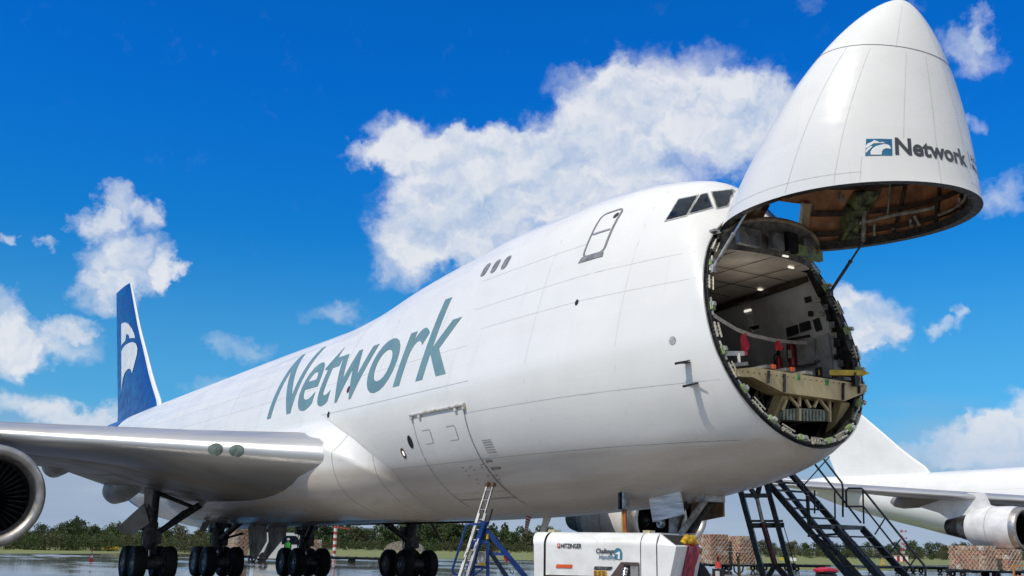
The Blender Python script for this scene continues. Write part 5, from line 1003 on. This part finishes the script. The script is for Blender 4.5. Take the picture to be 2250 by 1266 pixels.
    q = base(734, 1224); t = root('striped_post', q, 'red and white banded post standing by the grass edge', 'post'); b = MB()
    for k in range(12): b.tube([q+UP*(.36*k), q+UP*(.36*k+.36)], .20, k % 2, 12)
    b.build('post', [mat('post_white', (.7, .68, .66), .5), mat('post_red', (.45, .05, .04), .5)], t, 40); b = MB(); b.bar(q+UP*3.4, q+UP*3.2+RH*1.6, .12, .12, 0); b.build('arm', mat('post_red', (.45, .05, .04), .5), t)
    for px, yb, hgt, nm, lab in ((1985, 1231, 7.2, 'radio_mast', 'red and white lattice mast right of the stairs'), (1920, 1228, 3.6, 'radio_mast', 'short grey mast behind the stair treads')):
        q = base(px, yb); t = root(nm, q, lab, 'mast', 'masts beyond the grass'); b = MB(); cols = [mat('post_white', (.7, .68, .66), .5), mat('post_red', (.45, .05, .04), .5), GEARL]; n = 10; w_ = .32 if px > 1950 else .2
        for k in range(n):
            mi = k % 2 if px > 1950 else 2; z0, z1 = hgt*k/n, hgt*(k+1)/n; s0, s1 = w_*(1-.5*k/n), w_*(1-.5*(k+1)/n)
            for sx, sy in ((-1, -1), (1, -1), (1, 1), (-1, 1)): b.bar(q+np.array([sx*s0, sy*s0, z0]), q+np.array([sx*s1, sy*s1, z1]), .09, .09, mi)
            b.bar(q+np.array([-s0, -s0, z0]), q+np.array([s1, -s1, z1]), .06, .06, mi); b.bar(q+np.array([s0, s0, z0]), q+np.array([-s1, s1, z1]), .06, .06, mi)
        b.build('lattice', cols, t)
        for z in (hgt*.95, hgt*.72, hgt*.5): b = MB(); b.bar(q+UP*z-RH*.2, q+UP*z+RH*1.1, .12, .12, 0); b.box(q+UP*z+RH*1.1, (.3, .3, .3), 0); b.build('cross_arm', REDP if px > 1950 else GEARL, t)
    q = base(1975, 1234); t = root('striped_hut', q, 'small red and white hut at the foot of the lattice mast', 'hut'); b = MB()
    for k in range(6): b.box(q+RH*(k-2.5)*.55+UP*.55, (.55, 1.2, 1.1), k % 2, RH, FH)
    b.build('wall', [REDP, WHITE], t); b = MB(); b.box(q+UP*1.14, (3.5, 1.4, .08), 0, RH, FH); b.build('roof', GEARL, t)
    q = base(1940, 1244); t = root('warning_board', q, 'yellow triangular board standing near the grass edge', 'sign'); b = MB(); b.prism([q-RH*.42, q+RH*.42, q+UP*.95], FH*.05, 0); b.prism([q-RH*.2+UP*.2-FH*.01, q+RH*.2+UP*.2-FH*.01, q+UP*.6-FH*.01], FH*.005, 1); b.build('board', [YELLOW, GEARL], t)
    for px, y, c, lab in ((1720, 1235, YELLOW, 'small yellow marker board in the grass between the stair legs'), (1742, 1236, WHITE, 'small white marker board in the grass right of the yellow one')):
        q = base(px, y); t = root('marker_board', q, lab, 'marker board', 'airfield marker boards'); b = MB(); b.box(q+UP*.42, (1.0, .15, .45), 0, RH, FH); b.build('board', c, t); b = MB()
        for s_ in (-.35, .35): b.box(q+RH*s_+UP*.1, (.06, .06, .22), 0, RH, FH)
        b.build('leg', DK, t)
    for px, yb, W_, H_, lab, cc in ((366, 1208, 5.2, 1.35, 'low dark grey domed shelter behind the wing gear wheels', (.10, .10, .10)), (886, 1212, 9.6, 2.5, 'pale stone domed shelter behind the right wing gear', (.30, .26, .22))):
        q = base(px, yb); t = root('domed_shelter', q, lab, 'shelter', 'domed shelters at the grass'); b = MB(); P = [[q+RH*(W_/2*math.cos(a_))+UP*(H_*math.sin(a_)**.8)+FH*y_ for a_ in np.linspace(0, math.pi, 24)] for y_ in (0, 1.5, 4, 7)]; b.grid(np.array(P), 0); b.add(P[0], [tuple(range(24))], 0); b.build('shell', mat('shelter_%d' % px, cc, .85, var=.35, scale=2.5, bump=.3), t, 40)
        b = MB(); b.prism([q+RH*W_*.08-FH*.03, q+RH*W_*.22-FH*.03, q+RH*W_*.22-FH*.03+UP*H_*.55, q+RH*W_*.08-FH*.03+UP*H_*.55], FH*.02); b.build('door', DARK, t)
    def van(px, yb, L, W_, H_, paint, lab, rot, cat='van', name='parked_van'):
        q = base(px, yb); t = root(name, q, lab, cat); a = R_(rot); x, y = RH*math.cos(a)+FH*math.sin(a), FH*math.cos(a)-RH*math.sin(a)
        pr = [(-L/2, .25), (-L/2, H_*.52), (-L*.46, H_*.58), (-L*.30, H_*.97), (-L*.22, H_), (L*.48, H_), (L/2, H_*.9), (L/2, .25)]
        b = MB(); b.prism([q+x*u+UP*v-y*W_/2 for u, v in pr], y*W_); b.build('body', paint, t)
        b = MB(); b.prism([q+x*u+UP*v-y*W_*.44 for u, v in ((-L*.462, H_*.60), (-L*.312, H_*.94), (-L*.325, H_*.95), (-L*.475, H_*.61))], y*W_*.88); b.build('windscreen', GLASS, t)
        for sg in (-1, 1): b = MB(); b.prism([q+x*u+UP*v+y*sg*(W_/2+.004) for u, v in ((-L*.38, H_*.60), (-L*.27, H_*.90), (L*.0, H_*.90), (L*.0, H_*.60))], y*.01*sg); b.build('side_window', GLASS, t)
        for u in (-L*.32, L*.32):
            for sg in (-1, 1): b = MB(); b.lathe([(-.1, .1), (-.1, H_*.16), (.1, H_*.16), (.1, .1)], q+x*u+y*sg*(W_/2-.08)+UP*H_*.16, y, 0, 16); b.build('wheel', RUBBER, t, 40)
        for sg in (-1, 1): b = MB(); b.box(q-x*L*.5+y*sg*W_*.36+UP*H_*.42, (.04, .22, .14), 0, x, y); b.build('headlight', LINER, t)
        return t
    van(612, 1234, 4.2, 2.0, 2.25, WHITE, 'white truck partly hidden behind the middle wheel bogie', 200); van(243, 1211.5, 2.3, 1.3, .62, YELLOW, 'low yellow airfield car on the grass beside the wing gear', 10, 'car', 'parked_car')
    # worker in a green vest
    q = base(630, 1239.5); t = root('person', q, 'standing worker in green high-visibility vest and white helmet near the truck', 'person')
    f = -FH; s_ = RH; J = {0: q+UP*.95, 1: q+UP*1.18, 2: q+UP*1.40, 3: q+UP*1.50, 4: q+UP*1.62, 5: q+UP*1.72, 6: q+UP*1.38+s_*.19, 7: q+UP*1.10+s_*.25+f*.05, 8: q+UP*.90+s_*.22+f*.18, 9: q+UP*1.38-s_*.19, 10: q+UP*1.10-s_*.25, 11: q+UP*.86-s_*.26+f*.06, 12: q+UP*.90+s_*.10, 13: q+UP*.50+s_*.12+f*.03, 14: q+UP*.09+s_*.12, 15: q+UP*.04+s_*.14+f*.17, 16: q+UP*.90-s_*.10, 17: q+UP*.50-s_*.13, 18: q+UP*.09-s_*.13-f*.03, 19: q+UP*.04-s_*.15+f*.14}
    Ed = [(0, 1), (1, 2), (2, 3), (3, 4), (4, 5), (2, 6), (6, 7), (7, 8), (2, 9), (9, 10), (10, 11), (0, 12), (12, 13), (13, 14), (14, 15), (0, 16), (16, 17), (17, 18), (18, 19)]
    rad = {0: (.15, .11), 1: (.14, .10), 2: (.15, .10), 3: (.055, .055), 4: (.085, .10), 5: (.07, .08), 6: (.06, .06), 7: (.045, .045), 8: (.04, .03), 9: (.06, .06), 10: (.045, .045), 11: (.04, .03), 12: (.09, .09), 13: (.06, .06), 14: (.05, .05), 15: (.045, .035), 16: (.09, .09), 17: (.06, .06), 18: (.05, .05), 19: (.045, .035)}
    me = bpy.data.meshes.new('body'); me.from_pydata([tuple(J[i]) for i in range(20)], Ed, []); o = bpy.data.objects.new('body', me); COL.objects.link(o); o.modifiers.new('skin', 'SKIN'); o.modifiers.new('sub', 'SUBSURF').render_levels = 1
    for i in range(20): me.skin_vertices[0].data[i].radius = rad[i]
    me.skin_vertices[0].data[0].use_root = True; me.materials.append(mat('work_clothes', (.03, .035, .05), .8)); setparent(o, t)
    b = MB(); b.lathe([(0, .185), (.25, .18), (.44, .19), (.50, .11)], q+UP*.98, (0, 0, 1), 0, 16, sx=1.1); b.build('vest', mat('vest_green', (.10, .75, .06), .6), t, 50); b = MB(); b.lathe([(0, .115), (.05, .12), (.11, .085), (.14, .01)], q+UP*1.66, (0, 0, 1), 0, 16); b.build('helmet', WHITE, t, 50); b = MB(); b.ellip(q+UP*1.60+f*.05, (.075, .075, .10), 0); b.build('face', mat('skin', (.45, .26, .18), .6), t, 60)
    # yellow tow bar, red covered trolley, orange barrier
    d_ = 26.; p0 = at(1622, 1225, d_); p1 = np.array([*(p0+RH*.05)[:2], 0.]); t = root('tow_bar', p1, 'upright yellow tow bar head with ring between cart and stairs', 'tow bar'); b = MB(); b.tube([p0, p1], [.035, .05], 0, 8); b.tube([p0+UP*.06+RH*.05*math.cos(a_)+UP*.05*math.sin(a_) for a_ in np.linspace(0, 6.28, 12)], .015, 1, 6); b.build('bar', [mat('towbar_yellow', (.22, .17, .02), .5, var=.3), DARK], t, 50); b = MB(); b.tube([at(1612, 1243, d_), at(1614, 1256, d_), at(1622, 1262, d_), at(1631, 1256, d_), at(1634, 1242, d_)], .022, 0, 8); b.build('handle', mat('towbar_yellow', (.22, .17, .02), .5), t, 50); b = MB(); b.lathe([(0, .16), (.35, .10), (.42, .05)], p1+RH*.1, (0, 0, 1), 0, 14); b.build('foot', mat('cone_red', (.62, .045, .02), .5), t, 40)
    q = at(1815, 1260, 40); q = np.array([q[0], q[1], 0.]); t = root('covered_trolley', q, 'dark stacked trolley with a sagging red cover behind the stairs', 'trolley'); b = MB()
    for k in range(5): b.lathe([(0, .34), (.02, .40), (.12, .40), (.14, .34)], q+UP*(.05+.15*k), (0, 0, 1), 0, 20)
    b.build('stack', DARK, t, 40); b = MB(); P = [[q+RH*(.46*r_*math.cos(a_))+FH*(.42*r_*math.sin(a_))+UP*(.86-.06*r_*r_+.02*math.sin(3*a_)) for a_ in np.linspace(0, 2*math.pi, 20, endpoint=False)] for r_ in (.02, .4, .8, 1., 1.02)]; P[-1] = [p_-UP*.08 for p_ in P[-1]]; b.grid(np.array(P), 0, cv=True); b.build('cover', mat('red_tarpaulin', (.36, .010, .025), .35), t, 60)
    q = at(2243, 1262, 44); q = np.array([q[0], q[1], 0.]); t = root('equipment_frame', q, 'orange tubular equipment frame cut by the right edge', 'frame'); b = MB()
    for x_ in (-.28, .28, .85): b.bar(q+RH*x_, q+RH*x_+UP*1.0, .06, .06, 0)
    for z_ in (.25, .6, 1.0): b.bar(q-RH*.3+UP*z_, q+RH*.9+UP*z_, .05, .05, 0)
    b.build('frame', mat('frame_orange', (.55, .20, .02), .5), t)

def neighbour(rt):
    skip = ('nose_door', 'door_frame', 'door_actuator', 'cargo_hold', 'upper_deck_shelf', 'deck_beam', 'support_leg', 'truss', 'underfloor_bay', 'guide_arm', 'hinge_bumper', 'lettering', 'tail_emblem', 'hinge', 'air_data_probe', 'vent_door', 'stencil_marks', 'landing_lamp', 'flight_deck_window', 'lamp_light')
    c = copy_tree(rt, None, skip); c.location = (rt.location.x+.6, rt.location.y-72.4, 0); tag(c, 'plain white cargo aircraft parked beyond the stairs, white fin', 'aircraft')
    for o in [x for x in bpy.data.objects if x.parent == c]:
        n = o.name.split('.')[0]
        if n in ('fuselage', 'vertical_fin', 'cargo_door', 'wing_fairing', 'tailplane'):
            o.data = o.data.copy()
            for i, m in enumerate(o.data.materials):
                if m in (PAINT, BLUE): o.data.materials[i] = PAINT2
                if n == 'tailplane': o.data.materials[i] = PAINT2
        if n == 'vertical_fin': o.data.materials[1] = PAINT2
    b = MB(); b.grid(vis((np.linspace(0, 1, 40)**1.6)[:, None], np.linspace(0, 2*math.pi, 97)[None, :-1], 0., False), 0, cv=True); n = b.build('nose_cone', PAINT2, c, 40); n.matrix_parent_inverse = Matrix.Translation(-Vector(ROOTLOC['cargo_aircraft']))

PLANE = build_plane()
ground_things()
neighbour(PLANE)
surroundings()
